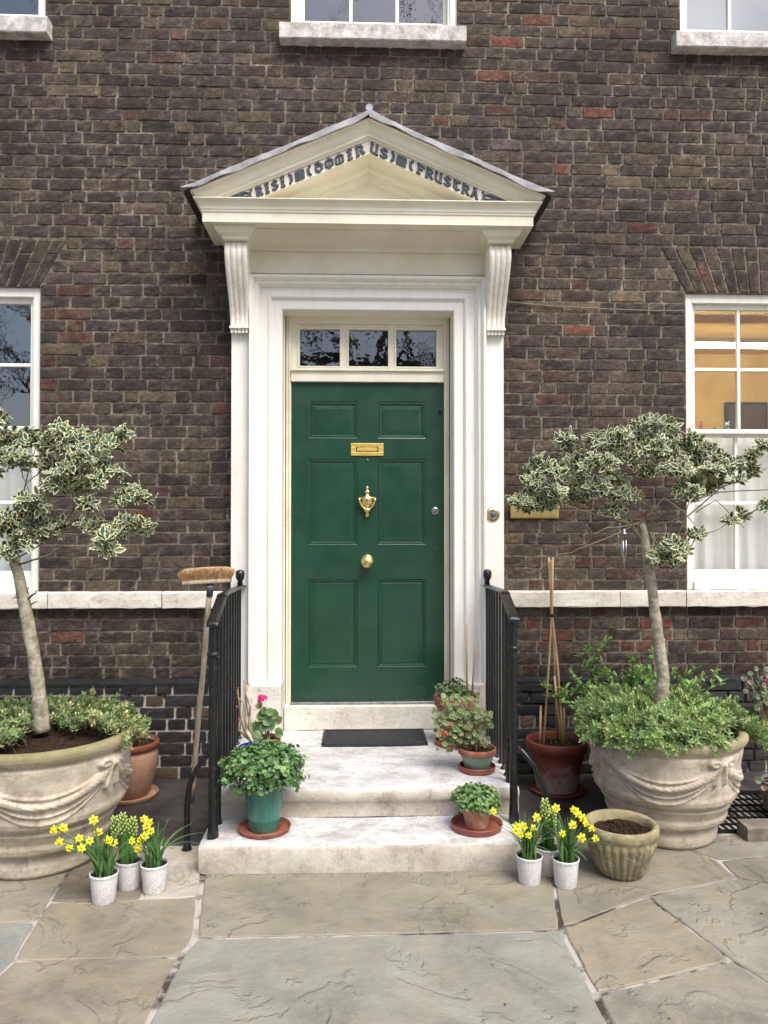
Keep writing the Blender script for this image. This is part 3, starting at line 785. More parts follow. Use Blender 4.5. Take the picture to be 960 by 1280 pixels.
# consoles
for sx in (-1, 1):
    cs = MB(); xm = sx * .806; n = 40; nx = 32
    vs_ = []
    H0, H1 = 3.325, 2.835
    for i in range(n + 1):
        t = i / n; z = H0 + (H1 - H0) * t
        pr_ = .30 - .02 * math.cos(min(1, t / .22) * math.pi / 2) * 1.0
        if t < .16: pr_ = .255 + .045 * math.sin(t / .16 * math.pi / 2)
        else:
            u = (t - .16) / .84; pr_ = .30 - .175 * (3 * u * u - 2 * u ** 3) ** .85
            pr_ += .012 * math.exp(-((u - 1) / .12) ** 2)
        hw = .071 - .013 * t
        vs_.append((xm - hw, -.05, z))
        for k_ in range(nx + 1):
            u = k_ / nx; fl = .009 * abs(math.sin(u * math.pi * 4.0)) ** .6
            edge = 1 if 0 < k_ < nx else 0
            vs_.append((xm + hw * (2 * u - 1), -(pr_ - .004 + (fl if edge else -.004)), z))
        vs_.append((xm + hw, -.05, z))
    m = nx + 3
    cs.add(vs_, [(i * m + j, (i + 1) * m + j, (i + 1) * m + j + 1, i * m + j + 1) for i in range(n) for j in range(m - 1)] + [tuple(range(m)), tuple(n * m + j for j in range(m - 1, -1, -1))])
    cs.box(xm - .060, xm + .060, -.150, -.05, 2.822, 2.836)
    for q in range(5): cs.box(xm - .054 + q * .0225, xm - .036 + q * .0225, -.138, -.05, 2.796, 2.822)
    cs.build('console', M['cpaint'], doorcase, smooth=True, auto=50)
    cap = MB(); cpf = [(.0, 3.322), (.004, 3.330), (.004, 3.338), (.010, 3.342), (.030, 3.352), (.042, 3.372), (.047, 3.380), (.047, 3.3915)]
    vs_ = []
    for (o_, z) in cpf:
        hw = .076 + o_
        vs_ += [(xm - hw, -.03, z), (xm - hw, -.300 - o_, z), (xm + hw, -.300 - o_, z), (xm + hw, -.03, z)]
    cap.add(vs_, [(i * 4 + j, i * 4 + j + 1, (i + 1) * 4 + j + 1, (i + 1) * 4 + j) for i in range(len(cpf) - 1) for j in range(3)] + [(3, 2, 1, 0)])
    cap.build('console_cap', M['ypaint'], doorcase, bevel=.0015)
# lettering, cut letters in an uncial hand.  strokes on a 0..1 x 0..1 box: (x0,z0,x1,z1,width)
GL = {
 'N': [(.22, 0, .22, 1, .24), (.22, .96, .66, .92, .16), (.66, .93, .80, .72, .22), (.80, .72, .62, .52, .18), (.60, .55, .84, .08, .24), (.82, .05, .98, .10, .13), (.05, .97, .3, .97, .12), (.05, .04, .40, .04, .12)],
 'I': [(.5, 0, .5, 1, .26), (.24, .96, .76, .96, .13), (.24, .04, .76, .04, .13), (.3, .5, .7, .5, .1)],
 'S': [(.85, .86, .5, .97, .16), (.5, .97, .18, .78, .2), (.18, .76, .5, .54, .24), (.5, .54, .84, .30, .26), (.84, .26, .5, .03, .2), (.5, .03, .12, .14, .16)],
 'D': [(.12, .97, .5, .95, .14), (.5, .97, .86, .62, .2), (.86, .62, .80, .25, .22), (.80, .25, .5, .03, .18), (.5, .03, .18, .25, .2), (.18, .25, .18, .60, .22), (.18, .60, .5, .72, .14), (.5, .72, .82, .6, .14)],
 'O': [(.5, .98, .15, .72, .2), (.15, .74, .15, .26, .24), (.15, .28, .5, .02, .2), (.5, .02, .85, .28, .2), (.85, .26, .85, .74, .24), (.85, .72, .5, .98, .2), (.5, .3, .5, .7, .07)],
 'M': [(.5, .98, .5, 0, .17), (.5, .96, .12, .75, .15), (.12, .78, .12, .1, .19), (.12, .1, .3, .02, .12), (.5, .96, .88, .75, .15), (.88, .78, .88, .1, .19), (.88, .1, .7, .02, .12)],
 'U': [(.18, 1, .18, .2, .22), (.18, .2, .45, .03, .18), (.45, .03, .78, .25, .14), (.78, 1, .78, 0, .22), (.04, .96, .32, .96, .12), (.64, .96, .9, .96, .12), (.78, .04, .98, .04, .12)],
 'F': [(.3, 0, .3, 1, .24), (.3, .95, .9, .92, .15), (.9, .92, .95, .76, .13), (.3, .54, .75, .52, .14), (.08, .03, .55, .03, .13), (.08, .97, .3, .97, .13)],
 'R': [(.2, 0, .2, 1, .23), (.2, .96, .68, .93, .15), (.68, .93, .82, .72, .22), (.82, .72, .62, .52, .18), (.62, .52, .2, .50, .12), (.52, .5, .85, .06, .22), (.85, .05, .98, .08, .13), (.05, .04, .38, .04, .12)],
 'T': [(.12, .95, .9, .95, .16), (.5, .95, .22, .6, .18), (.22, .62, .22, .3, .22), (.22, .3, .55, .03, .2), (.55, .03, .88, .2, .15), (.58, .9, .56, .3, .1)],
 'A': [(.5, .98, .14, .04, .17), (.46, .98, .86, .04, .24), (.22, .34, .76, .34, .12), (.3, .98, .66, .98, .12), (.02, .04, .3, .04, .12), (.7, .04, 1, .04, .12)],
 ')': [(.3, 1, .68, .78, .2), (.68, .8, .68, .3, .26), (.68, .32, .3, .05, .2)],
 '(': [(.7, 1, .32, .78, .2), (.32, .8, .32, .3, .26), (.32, .32, .7, .05, .2)],
 '*': [(.05, .5, .95, .5, .2), (.5, .05, .5, .95, .2), (.1, .1, .1, .9, .2), (.9, .1, .9, .9, .2), (.1, .9, .9, .9, .2), (.1, .1, .9, .1, .2), (.25, .25, .75, .75, .14), (.25, .75, .75, .25, .14)],
}
lt = MB()
def glyph(ch, cx, w_, h_, y=-.378):
    sgn = -1 if cx < 0 else 1; ang = math.atan(SL) * (1 if cx < 0 else -1)
    zc = ZA - .186 + .011 - SL * abs(cx); ca, sa = math.cos(ang), math.sin(ang)
    def tr(u, v):
        dx = (u - .5) * w_; dz = v * h_ * 1.0
        return (cx + dx * ca - dz * sa * .35, zc + dx * sa + dz * (ca + .04))
    for q, (u0, v0, u1, v1, th) in enumerate(GL[ch]):
        A = np.array(((u0) * w_, v0 * h_)); B = np.array((u1 * w_, v1 * h_)); d = B - A; L = np.linalg.norm(d); d = d / L; nn = np.array((-d[1], d[0])); hw = th * h_ * .60
        for (e, yy, mt) in ((.0032, -.006 - q * .00012, 1), (0, -.0085 - q * .00012, 0)):
            ww = max(.0018, hw - .0012 + (e * .5)); ext = ww * .5
            P = [A - d * ext - nn * ww, B + d * ext - nn * ww, B + d * (ext + ww * .35), B + d * ext + nn * ww, A - d * ext + nn * ww, A - d * (ext + ww * .35)]
            poly = [tr(p[0] / w_, p[1] / h_) for p in P]
            lt.prism(poly, y + yy, y + .001, mt)
def XP(px): return PY(px, 220, -.38).x
HL = .056
def run(chars, pa, pb_):
    xs_ = np.linspace(XP(pa), XP(pb_), len(chars) + 1)
    for i, ch in enumerate(chars): 
        wd = (xs_[i + 1] - xs_[i]); glyph(ch, (xs_[i] + xs_[i + 1]) / 2, wd * .94, HL)
run('(', 311, 318); run('NISI', 320, 359); run(')', 361, 367); run('*', 369, 382); run('(', 384, 391); run('DOMIN', 393, 457)
run('US', 461, 485); run(')', 487, 493); run('*', 494, 508); run('(', 510, 517); run('FRUSTRA', 519, 598); run(')', 600, 606)
for sx, pa, pb_ in ((-1, 310, 273), (1, 606, 650)):      # leaf sprays at the ends
    xa, xb = XP(pa), XP(pb_)
    def q_(t, v):
        x = xa + (sx * .862 - xa) * t; lo = max(3.5245, ZA - .186 - SL * abs(x) + .004); hi = max(lo + .006, ZA - .106 - SL * abs(x) - .006)
        return (x, lo + (hi - lo) * min(1, max(0, v)))
    for (v0, v1, v2, wv) in ((.75, 1.15, .5, .009), (.2, .75, .4, .011), (.45, -.1, .6, .008)):
        up = []; dn = []
        for i in range(9):
            t = i / 8; v = v0 * (1 - t) ** 2 + 2 * v1 * t * (1 - t) + v2 * t * t; h = wv * math.sin(math.pi * min(.97, t * .9 + .07)) + .001
            x, z = q_(t, v); zt_ = q_(t, 1.0)[1] + .003; up.append((x, min(zt_, z + h))); dn.append((x, max(3.524, z - h)))
        lt.prism(up + dn[::-1], -.386, -.377, 1)
        up2 = [(x, z - .0018) for x, z in up[1:-1]]; dn2 = [(x, z + .0018) for x, z in dn[1:-1]]
        lt.prism(up2 + dn2[::-1], -.3885, -.380, 0)
lt.build('lettering', [M['letter'], M['letter_edge']], doorcase)
# inner frame, transom, fanlight
fr = MB()
FZ = 2.937
fr.box(-.535, -.502, .085, .20, .43, FZ + .03); fr.box(.502, .535, .085, .20, .43, FZ + .03)
fr.box(-.515, -.508, .070, .09, .43, FZ); fr.box(.508, .515, .070, .09, .43, FZ)
fr.box(-.535, .535, .086, .20, FZ - .02, FZ + .03)
fr.box(-.502, .502, .072, .20, 2.532, 2.60); fr.box(-.502, .502, .055, .20, 2.60, 2.617)
fr.box(-.56, -.54, .055, .2, .28, 3.0); fr.box(.54, .56, .055, .2, .28, 3.0)
fr.box(-.56, .56, .05, .2, OZ - .003, OZ + .02)
inner = fr.build('door_frame', M['ypaint'], doorcase, bevel=.003)
fl = MB(); za, zc = 2.617, FZ - .02
PX = [(375, 425), (436, 485), (495, 545)]
PXw = [(PY(a, 436, .13).x, PY(b, 436, .13).x) for a, b in PX]; pz0, pz1 = PY(460, 459, .13).z, PY(460, 413, .13).z
edges = [-.502] + [v for p in PXw for v in p] + [.502]
for i in range(0, len(edges), 2): fl.box(edges[i], edges[i + 1], .105, .15, za, zc)
for a, b in PXw: fl.box(a, b, .106, .149, za, pz0); fl.box(a, b, .106, .149, pz1, zc)
for a, b in PXw:
    for (u0, u1, w0, w1) in ((a - .012, a, pz0 - .012, pz1 + .012), (b, b + .012, pz0 - .012, pz1 + .012)): fl.box(u0, u1, .097, .106, w0, w1)
    fl.box(a, b, .098, .106, pz0 - .012, pz0); fl.box(a, b, .098, .106, pz1, pz1 + .012)
fan = fl.build('fanlight', M['ypaint'], house, bevel=.002)
gp = MB()
for i, (a, b) in enumerate(PXw):
    nx, nz = 7, 7; vs_ = []
    for j in range(nz):
        for i_ in range(nx): vs_.append((a + (b - a) * i_ / (nx - 1), .128 + rnd.uniform(-.0004, .0004), pz0 + (pz1 - pz0) * j / (nz - 1)))
    gp.add(vs_, [(j * nx + i_, j * nx + i_ + 1, (j + 1) * nx + i_ + 1, (j + 1) * nx + i_) for j in range(nz - 1) for i_ in range(nx - 1)])
gp.build('glass', M['rough_glass'], fan, smooth=True)
# the door
DY = .10
dr = MB()
cx0, cx1, cx2, cx3 = [PY(p, 600, DY).x for p in (386, 447, 472, 532)]
rz = [(PY(460, b, DY).z, PY(460, t, DY).z) for t, b in ((502, 548), (574, 681), (724, 834))]
DX0, DX1, DZ0, DZ1 = -.500, .498, .448, 2.530
xs_ = [DX0, cx0, cx1, cx2, cx3, DX1]; zs_ = [DZ0, rz[2][0], rz[2][1], rz[1][0], rz[1][1], rz[0][0], rz[0][1], DZ1]
for i in range(5):
    for j in range(7):
        X0, X1, Z0, Z1 = xs_[i], xs_[i + 1], zs_[j], zs_[j + 1]
        if i in (1, 3) and j in (1, 3, 5):
            rings = [(0, 0), (.0015, .004), (.006, .006), (.008, .003), (.014, .0025), (.018, .010), (.024, .011), (.027, .009), (.05, .0075)]
            vs_ = []
            for (o_, d_) in rings: vs_ += [(X0 + o_, DY + d_, Z0 + o_), (X1 - o_, DY + d_, Z0 + o_), (X1 - o_, DY + d_, Z1 - o_), (X0 + o_, DY + d_, Z1 - o_)]
            fs_ = [(k_ * 4 + q, k_ * 4 + (q + 1) % 4, (k_ + 1) * 4 + (q + 1) % 4, (k_ + 1) * 4 + q) for k_ in range(len(rings) - 1) for q in range(4)]
            fs_.append(tuple((len(rings) - 1) * 4 + q for q in range(4)))
            dr.add(vs_, fs_)
        else:
            dr.add([(X0, DY, Z0), (X1, DY, Z0), (X1, DY, Z1), (X0, DY, Z1)], [(0, 1, 2, 3)])
dr.box(DX0, DX1, DY + .013, DY + .05, DZ0, DZ1)
for (a, b) in (((DX0, DZ0), (DX0, DZ1)), ((DX1, DZ0), (DX1, DZ1)), ((DX0, DZ1), (DX1, DZ1)), ((DX0, DZ0), (DX1, DZ0))):
    dr.add([(a[0], DY, a[1]), (b[0], DY, b[1]), (b[0], DY + .02, b[1]), (a[0], DY + .02, a[1])], [(0, 1, 2, 3)])
door = dr.build('door', M['door'], house)
def dp(px, py, y=DY): return PY(px, py, y)
# letterbox
c_ = dp(459, 562); lb = MB(); hw, hh = .107, .041
for (a, b, c2, d2) in ((-hw, hw, hh - .024, hh), (-hw, hw, -hh, -hh + .024), (-hw, -hw + .034, -hh + .024, hh - .024), (hw - .034, hw, -hh + .024, hh - .024)):
    lb.box(c_.x + a, c_.x + b, DY - .008, DY + .002, c_.z + c2, c_.z + d2)
lb.box(c_.x - hw + .034, c_.x + hw - .034, DY - .001, DY + .001, c_.z - hh + .024, c_.z + hh - .024, 1)  # black plate, paints the shade of the gap around the flap
lb.box(c_.x - hw + .040, c_.x + hw - .040, DY - .006, DY - .0015, c_.z - hh + .031, c_.z + hh - .029)
lb.build('letterbox', [M['brass'], M['wire_and_gap']], door, bevel=.002)
# urn knocker
c_ = dp(459, 627); kn = MB(); ky = DY - .018
def lz(prof, yy=ky, sc=1.0, n=20):
    vs_ = []
    for (r_, z) in prof:
        for q in range(n):
            th = 2 * math.pi * q / n; vs_.append((c_.x + r_ * sc * math.cos(th), yy + r_ * sc * .6 * math.sin(th), c_.z + z * sc))
    kn.add(vs_, [(i * n + q, i * n + (q + 1) % n, (i + 1) * n + (q + 1) % n, (i + 1) * n + q) for i in range(len(prof) - 1) for q in range(n)])
lz([(.001, .100), (.008, .094), (.010, .086), (.005, .078), (.008, .074), (.015, .068), (.018, .062), (.010, .055), (.013, .050), (.010, .044), (.020, .034), (.034, .026), (.037, .018), (.036, .002), (.034, -.004), (.036, -.008), (.030, -.024), (.018, -.036), (.008, -.042), (.012, -.050), (.006, -.060)])
ring = []
for i in range(25):
    t = math.pi * i / 24; ring.append((c_.x - .052 * math.cos(t) * (1 - .12 * math.sin(t)), ky - .012, c_.z + .020 - .072 * math.sin(t)))
kn.tube(ring, [.008 - .0015 * math.sin(math.pi * i / 24) for i in range(25)], 10)
kn.tube([(c_.x - .055, ky - .010, c_.z + .022), (c_.x + .055, ky - .010, c_.z + .022)], .008, 10)
kn.ball((c_.x, ky - .014, c_.z - .056), .022, .012, .014, 14)
lz([(.004, -.060), (.012, -.070), (.007, -.078), (.013, -.088), (.010, -.096), (.002, -.104)])
kn.build('knocker', M['brass_pale'], door, smooth=True)
def ylathe(mb, c_, prof, n=24, sides=None):     # profile (radius, distance out of the wall), axis along -y
    vs_ = []
    for (r_, d_) in prof:
        for q in range(n):
            th = 2 * math.pi * q / n; rr = r_ * (1 + (.05 * math.cos(8 * th) if sides else 0)); vs_.append((c_.x + rr * math.cos(th), c_.y - d_, c_.z + rr * math.sin(th)))
    mb.add(vs_, [(i * n + q, i * n + (q + 1) % n, (i + 1) * n + (q + 1) % n, (i + 1) * n + q) for i in range(len(prof) - 1) for q in range(n)] + [tuple((len(prof) - 1) * n + q for q in range(n))])
kb = MB(); ylathe(kb, dp(459, 702), [(.046, 0), (.046, .006), (.040, .012), (.018, .018), (.016, .032), (.030, .040), (.042, .054), (.043, .066), (.034, .080), (.016, .088), (.001, .090)])
kb.build('door_knob', M['brass_pale'], door, smooth=True)
lk = MB(); ylathe(lk, dp(544, 639), [(.026, 0), (.026, .006), (.020, .010), (.018, .010), (.001, .012)]); lk.build('lock', M['steel'], door, smooth=True, auto=40)
kh = MB(); c_ = dp(545, 691); kh.box(c_.x - .010, c_.x + .010, DY - .004, DY + .002, c_.z - .036, c_.z + .036); kh.ball((c_.x, DY - .004, c_.z + .015), .008, .005, .012); kh.ball((c_.x, DY - .004, c_.z - .018), .006, .005, .010)
kh.build('keyhole_cover', M['door'], door, bevel=.002)
hk = MB(); c_ = dp(550, 514); hk.box(c_.x - .008, c_.x + .008, DY - .02, DY, c_.z - .012, c_.z + .010); hk.ball((c_.x + .004, DY - .014, c_.z), .010); hk.build('door_hook', M['iron'], door, bevel=.002)
pk = MB(); ylathe(pk, dp(459.5, 575), [(.006, 0), (.006, .004), (.001, .005)], 12); pk.build('spyhole', M['steel'], door, smooth=True)
th = MB(); th.box(-.502, .502, .045, .16, .432, .449); th.build('door_sill', M['steel'], house, bevel=.004)
ts = MB(); ts.box(-.537, .537, .003, .2, .279, .431); ts.build('threshold', M['band'], house, bevel=.006)
# bell push
c_ = PY(616, 643, -.098); bl = MB(); ylathe(bl, c_, [(.045, -.001), (.045, .004), (.040, .010), (.030, .013), (.026, .008), (.018, .008)]); bell = bl.build('doorbell', simple('tarnished_nickel', srgb(196, 186, 160), srgb(160, 150, 126), 40, .45, .0006, 60, metal=1), doorcase, smooth=True, auto=40)
bb = MB(); ylathe(bb, c_, [(.017, .007), (.017, .013), (.012, .017), (.001, .019)]); bb.build('bell_push', M['plastic_grey'], bell, smooth=True)

# ---------------------------------------------------------------- steps
Z1, Z2 = .135, .282
stp = empty('stone_steps', (0, -.7, 0), 'two worn whitewashed stone steps with pale landing in front of the green door', 'steps')
def step(name, x0, x1, y0, y1, z0, z1, nose=.02, mats=None):
    s = MB(); nx, ny = 40, 14
    rr = .022
    prof = [(y0 + nose + .004, z0), (y0 + nose, z1 - .075), (y0 + .012, z1 - .068), (y0 + .002, z1 - .055), (y0, z1 - rr), (y0 + rr * .3, z1 - rr * .3), (y0 + rr, z1)]
    if nose == 0: prof = [(y0 + .002, z0), (y0, z0 + .02), (y0 - .001, (z0 + z1) / 2), (y0 + .001, z1 - rr), (y0 + rr * .3, z1 - rr * .32), (y0 + rr, z1)]
    for j in range(1, ny + 1): prof.append((y0 + rr + (y1 - y0 - rr) * j / ny, z1))
    np_ = len(prof); nf = np_ - ny
    vs_ = []
    for i in range(nx + 1):
        x = x0 + (x1 - x0) * i / nx; wear = -.007 * math.exp(-((x / .38) ** 2))
        e = min(i, nx - i); rd = .016 if e == 0 else .004 if e == 1 else 0
        for j, (y, z) in enumerate(prof):
            q = .0016
            vs_.append((x + rnd.uniform(-q, q) , y + rnd.uniform(-q, q) + (rd if j < nf else 0), z + ((wear + rnd.uniform(-q, q)) if z > z0 + .02 else 0) - (rd if z > z1 - .03 else 0)))
    fs_ = [(i * np_ + j, (i + 1) * np_ + j, (i + 1) * np_ + j + 1, i * np_ + j + 1) for i in range(nx) for j in range(np_ - 1)]
    mt = [1 if j < nf - 2 else 0 for i in range(nx) for j in range(np_ - 1)]
    b0 = len(s.f); s.add(vs_, fs_); s.m[b0:] = mt
    for ie in (0, nx):
        loop = [ie * np_ + j for j in range(np_)]
        vs2 = [vs_[k_] for k_ in loop] + [(vs_[ie * np_][0], y1, z0)]
        f = tuple(range(len(vs2))); s.add(vs2, [f if ie else f[::-1]], 1)
    s.build(name, [M['step'], M['riser']], stp, smooth=True, auto=50)
step('step', -.797, .742, -1.395, -1.04, 0, Z1, nose=0)
step('landing', -.785, .750, -1.092, .003, Z1 - .001, Z2, nose=.018)
ub = MB(); ub.box(-.775, .738, -1.035, -.002, 0, Z1 - .003); ub.build('footing', M['riser'], stp)

# doormat
mt = MB(); A = PZ(402, 933, Z2); B = PZ(535, 932, Z2); ym = -.035
mt.box(A.x, B.x, A.y, ym, Z2 - .006, Z2 + .008)
for i in range(26):
    y = A.y + .03 + (ym - A.y - .06) * i / 25; mt.box(A.x + .03, B.x - .03, y - .0022, y + .0022, Z2 + .007, Z2 + .012)
for (a, b, c2, d2) in ((A.x, B.x, A.y, A.y + .018), (A.x, B.x, ym - .018, ym), (A.x, A.x + .018, A.y, ym), (B.x - .018, B.x, A.y, ym)): mt.box(a, b, c2, d2, Z2 + .0075, Z2 + .015)
mt.build('doormat', M['rubber'], None, bevel=.002, label='black ribbed rubber doormat lying on the landing before the door', cat='doormat', loc=((A.x + B.x) / 2, (A.y + ym) / 2, Z2))

# ---------------------------------------------------------------- railings
def railing(sx, label):
    root = empty('iron_railing', (sx * .745, -.65, Z1), label, 'railing', 'iron railings either side of the steps')
    xw, xn = (-.795, -.745) if sx < 0 else (.745, .700)
    ke = 1.0 if sx < 0 else .90
    def X(y): return xw + (xn - xw) * (-.10 - y) / 1.2
    hr = MB()
    path = [(X(-.02) - sx * .02, -.02, 1.208), (X(-.12), -.12, 1.215), (X(-.5), -.5, 1.228), (X(-.95), -.95, 1.240), (X(-1.0), -1.0, 1.236), (X(-1.02), -1.02, 1.225), (X(-1.31), -1.31, 1.148), (X(-1.335), -1.335, 1.138), (X(-1.345), -1.345, 1.128)]
    path = [(x, y * ke if y < -.2 else y, z) for x, y, z in path]
    hw, tk = .027, .006; vs_ = []
    for (x, y, z) in path:
        vs_ += [(x - hw, y, z - tk), (x + hw, y, z - tk), (x + hw, y, z + .001), (x + hw * .55, y, z + tk), (x - hw * .55, y, z + tk), (x - hw, y, z + .001)]
    m = 6; hr.add(vs_, [(i * m + j, (i + 1) * m + j, (i + 1) * m + (j + 1) % m, i * m + (j + 1) % m) for i in range(len(path) - 1) for j in range(m)] + [tuple(range(m)), tuple((len(path) - 1) * m + j for j in range(m - 1, -1, -1))])
    hr.build('handrail', M['iron'], root)
    def rz_(y):
        y = y / ke if y < -.2 else y
        if y > -1.0: return 1.215 - (y + .12) / -.88 * -.024 if False else 1.215 + (-.12 - y) / .88 * .024
        return 1.236 - (-1.0 - y) / .31 * .088
    def lump(x, y, z0, z1, r0):
        n = 26; return [(x + rnd.uniform(-.0012, .0012), y + rnd.uniform(-.0012, .0012), z0 + (z1 - z0) * i / n) for i in range(n + 1)], [r0 * rnd.uniform(.93, 1.08) for i in range(n + 1)]
    ps = MB(); x, y = X(-1.30), -1.30 * ke
    p_, r_ = lump(x, y, Z1 - .002, rz_(y) - .003, .0205); r_[0] = .028; r_[1] = .025; ps.tube(p_, r_, 10)
    for zc_ in (.99, .985): ps.ball((x, y, zc_), .031, .031, .016, 10)
    ps.build('post', M['iron'], root, smooth=True)
    ps = MB(); x, y = X(-1.13), -1.13 * ke
    p_, r_ = lump(x, y, Z1 - .002, rz_(y) - .003, .0155); r_[0] = .024; ps.tube(p_, r_, 8); ps.build('post', M['iron'], root, smooth=True)
    for i in range(8):
        y = (-.17 - i * .121) * ke; b = MB(); x = X(y)
        b.box(x - .0068, x + .0068, y - .0068, y + .0068, Z2 - .004, rz_(y) - .004); b.ball((x, y, Z2 + .005), .016, .016, .010, 8)
        b.build('baluster', M['iron'], root, bevel=.002)
    fn_ = MB(); x, y = X(-.17), -.17; fn_.tube([(x, y, 1.21), (x, y, 1.25), (x, y, 1.262), (x, y, 1.28), (x, y, 1.298), (x, y, 1.312), (x, y, 1.318)], [.017, .015, .024, .027, .028, .022, .008], 10); fn_.build('finial', M['iron'], root, smooth=True)
    br = MB(); x = X(-1.13); fx = -.905 if sx < 0 else .885
    pts = [(x, -1.13 * ke, .50), (x + sx * .05, -1.128, .465), (x + sx * .105, -1.125, .40), (x + sx * .14, -1.12, .32), (fx, -1.115, .22), (fx, -1.115, .10), (fx, -1.115, .02), (fx, -1.115, .004)]
    br.tube(pts, [.012, .012, .012, .013, .015, .014, .016, .027], 9); br.build('stay', M['iron'], root, smooth=True)
railing(-1, 'black iron railing with slanted end on the broom side of the steps')
railing(1, 'black iron railing beside the red terracotta pot of canes')

# ---------------------------------------------------------------- broom
bt = PZ(239, 1012); bt = Vector((bt.x, -.72, .0)); bp = PY(239, 1003, -.72)
tp = PY(262.5, 738, -.98)
broom = empty('broom', (bp.x, -.72, max(.012, bp.z)), 'long wooden broom stood upside down against the railing, tan bristles up', 'broom')
b0 = Vector((bp.x, -.72, max(.012, bp.z)))
h = MB(); h.tube([b0 + (tp - b0) * i / 12 + Vector((.002 * math.sin(i), 0, 0)) for i in range(13)], .0145, 10); h.build('handle', M['wood'], broom, smooth=True)
dx_ = (tp - b0).normalized()
sk = MB(); sk.tube([tp - dx_ * .03, tp + dx_ * .01, tp + dx_ * .03], [.017, .018, .022], 12); sk.build('socket', M['plastic_grey'], broom, smooth=True)
hd = MB(); e0 = PY(229, 730.5, -.98); e1 = PY(289, 727, -.98)
ax = (e1 - e0).normalized(); upv = Vector((-ax.z, 0, ax.x)); sec = [(-.03, 0), (.03, 0), (.03, .012), (.024, .017), (-.024, .017), (-.03, .012)]
vs_ = []
for t in np.linspace(0, 1, 8):
    s_ = .75 if t in (0.0, 1.0) else 1
    for (q, v) in sec: vs_.append(e0 + (e1 - e0) * float(t) + Vector((0, q * s_, 0)) + upv * v)
m = 6; hd.add(vs_, [(i * m + j, (i + 1) * m + j, (i + 1) * m + (j + 1) % m, i * m + (j + 1) % m) for i in range(7) for j in range(m)] + [tuple(range(m - 1, -1, -1)), tuple(7 * m + j for j in range(m))])
hd.build('broom_head', M['wood'], broom, bevel=.002)
bs = MB(); base0 = e0 + upv * .017; L = (e1 - e0).length
for i in range(1900):
    t = rnd.random(); q = rnd.uniform(-.024, .024); p0 = base0 + ax * (L * t) + Vector((0, q, 0))
    fan_ = (t - .5) * 2; ht = .068 * rnd.uniform(.86, 1.02) * (1 - .22 * abs(fan_) ** 5)
    d = (upv * 1 + ax * (fan_ * .45 * abs(fan_) ** 2 + rnd.uniform(-.25, .25)) + Vector((0, q * 14 + rnd.uniform(-.25, .25), 0))).normalized()
    p1 = p0 + d * ht; sd_ = ax.cross(d).normalized() * .0 + ax * .0016; cc = rnd.uniform(.7, 1.25)
    mid = (p0 + p1) / 2 + Vector((rnd.uniform(-.004, .004), rnd.uniform(-.004, .004), 0))
    bs.add([p0 - sd_, p0 + sd_, mid + sd_, mid - sd_, p1], [(0, 1, 2, 3), (3, 2, 4)])
bs.tube([base0 + ax * -.010 + upv * .036, base0 + ax * .0 + upv * .034, base0 + ax * .015 + upv * .034, base0 + ax * L * .5 + upv * .036, base0 + ax * (L - .015) + upv * .034, base0 + ax * L + upv * .034, base0 + ax * (L + .010) + upv * .036], [.012, .022, .028, .030, .028, .022, .012], 12)
bs.build('bristles', M['bristle'], broom)

# ================================================================== PLANT PARTS
def frame(d, up=Vector((0, 0, 1))):
    d = d.normalized(); n = up - d * up.dot(d)
    if n.length < .05: n = d.orthogonal()
    n.normalize(); return d, n, d.cross(n)
def jit(c, a=.25, hue=.12):
    q = 1 + rnd.uniform(-a, a); return (c[0] * q * (1 + rnd.uniform(-hue, hue)), c[1] * q, c[2] * q * (1 + rnd.uniform(-hue, hue)))
def leaf(mb, p, d, L, W, c, up=Vector((0, 0, 1)), fold=.25, droop=.0, mat=0):
    d, n, r = frame(d, up)
    tip = p + d * L - Vector((0, 0, droop * L)); m1 = p + d * L * .33 - Vector((0, 0, droop * L * .1)); m2 = p + d * L * .72 - Vector((0, 0, droop * L * .5))
    f1 = n * (W * fold)
    mb.add([p, m1 + r * W * .48 + f1, m2 + r * W * .36 + f1, tip, m2 - r * W * .36 + f1, m1 - r * W * .48 + f1, m1, m2],
           [(0, 6, 1), (1, 6, 7, 2), (2, 7, 3), (0, 5, 6), (5, 4, 7, 6), (4, 3, 7)], mat, c)
def kite(mb, p, d, L, W, c, up=Vector((0, 0, 1)), mat=0):
    d, n, r = frame(d, up); m = p + d * L * .5
    mb.add([p, m + r * W * .5 + n * W * .15, p + d * L, m - r * W * .5 + n * W * .15], [(0, 1, 2), (0, 2, 3)], mat, c)
def disc(mb, p, n_, r_, c, k_=9, mat=0, wav=.15):
    d, a, b = frame(n_, Vector((rnd.random(), rnd.random(), .3))); ph = rnd.random() * 6
    vs_ = [p] + [p + (a * math.cos(2 * math.pi * i / k_) + b * math.sin(2 * math.pi * i / k_)) * r_ * (1 + rnd.uniform(-.12, .08)) + d * r_ * (.18 + wav * math.sin(2.5 * 2 * math.pi * i / k_ + ph)) for i in range(k_)]
    c2 = tuple(v * .55 for v in c)
    mb.add(vs_, [(0, i + 1, (i + 1) % k_ + 1) for i in range(k_)], mat, c); mb.c[-k_ - 1] = c2
def rdir(zmin=-1.0):
    while True:
        v = Vector((rnd.uniform(-1, 1), rnd.uniform(-1, 1), rnd.uniform(-1, 1)))
        if .05 < v.length < 1 and v.normalized().z > zmin: return v.normalized()
HT = [0, .14, .30, .48, .66, .84, 1.0]; HW = [.06, .34, .47, .50, .44, .26, 0]
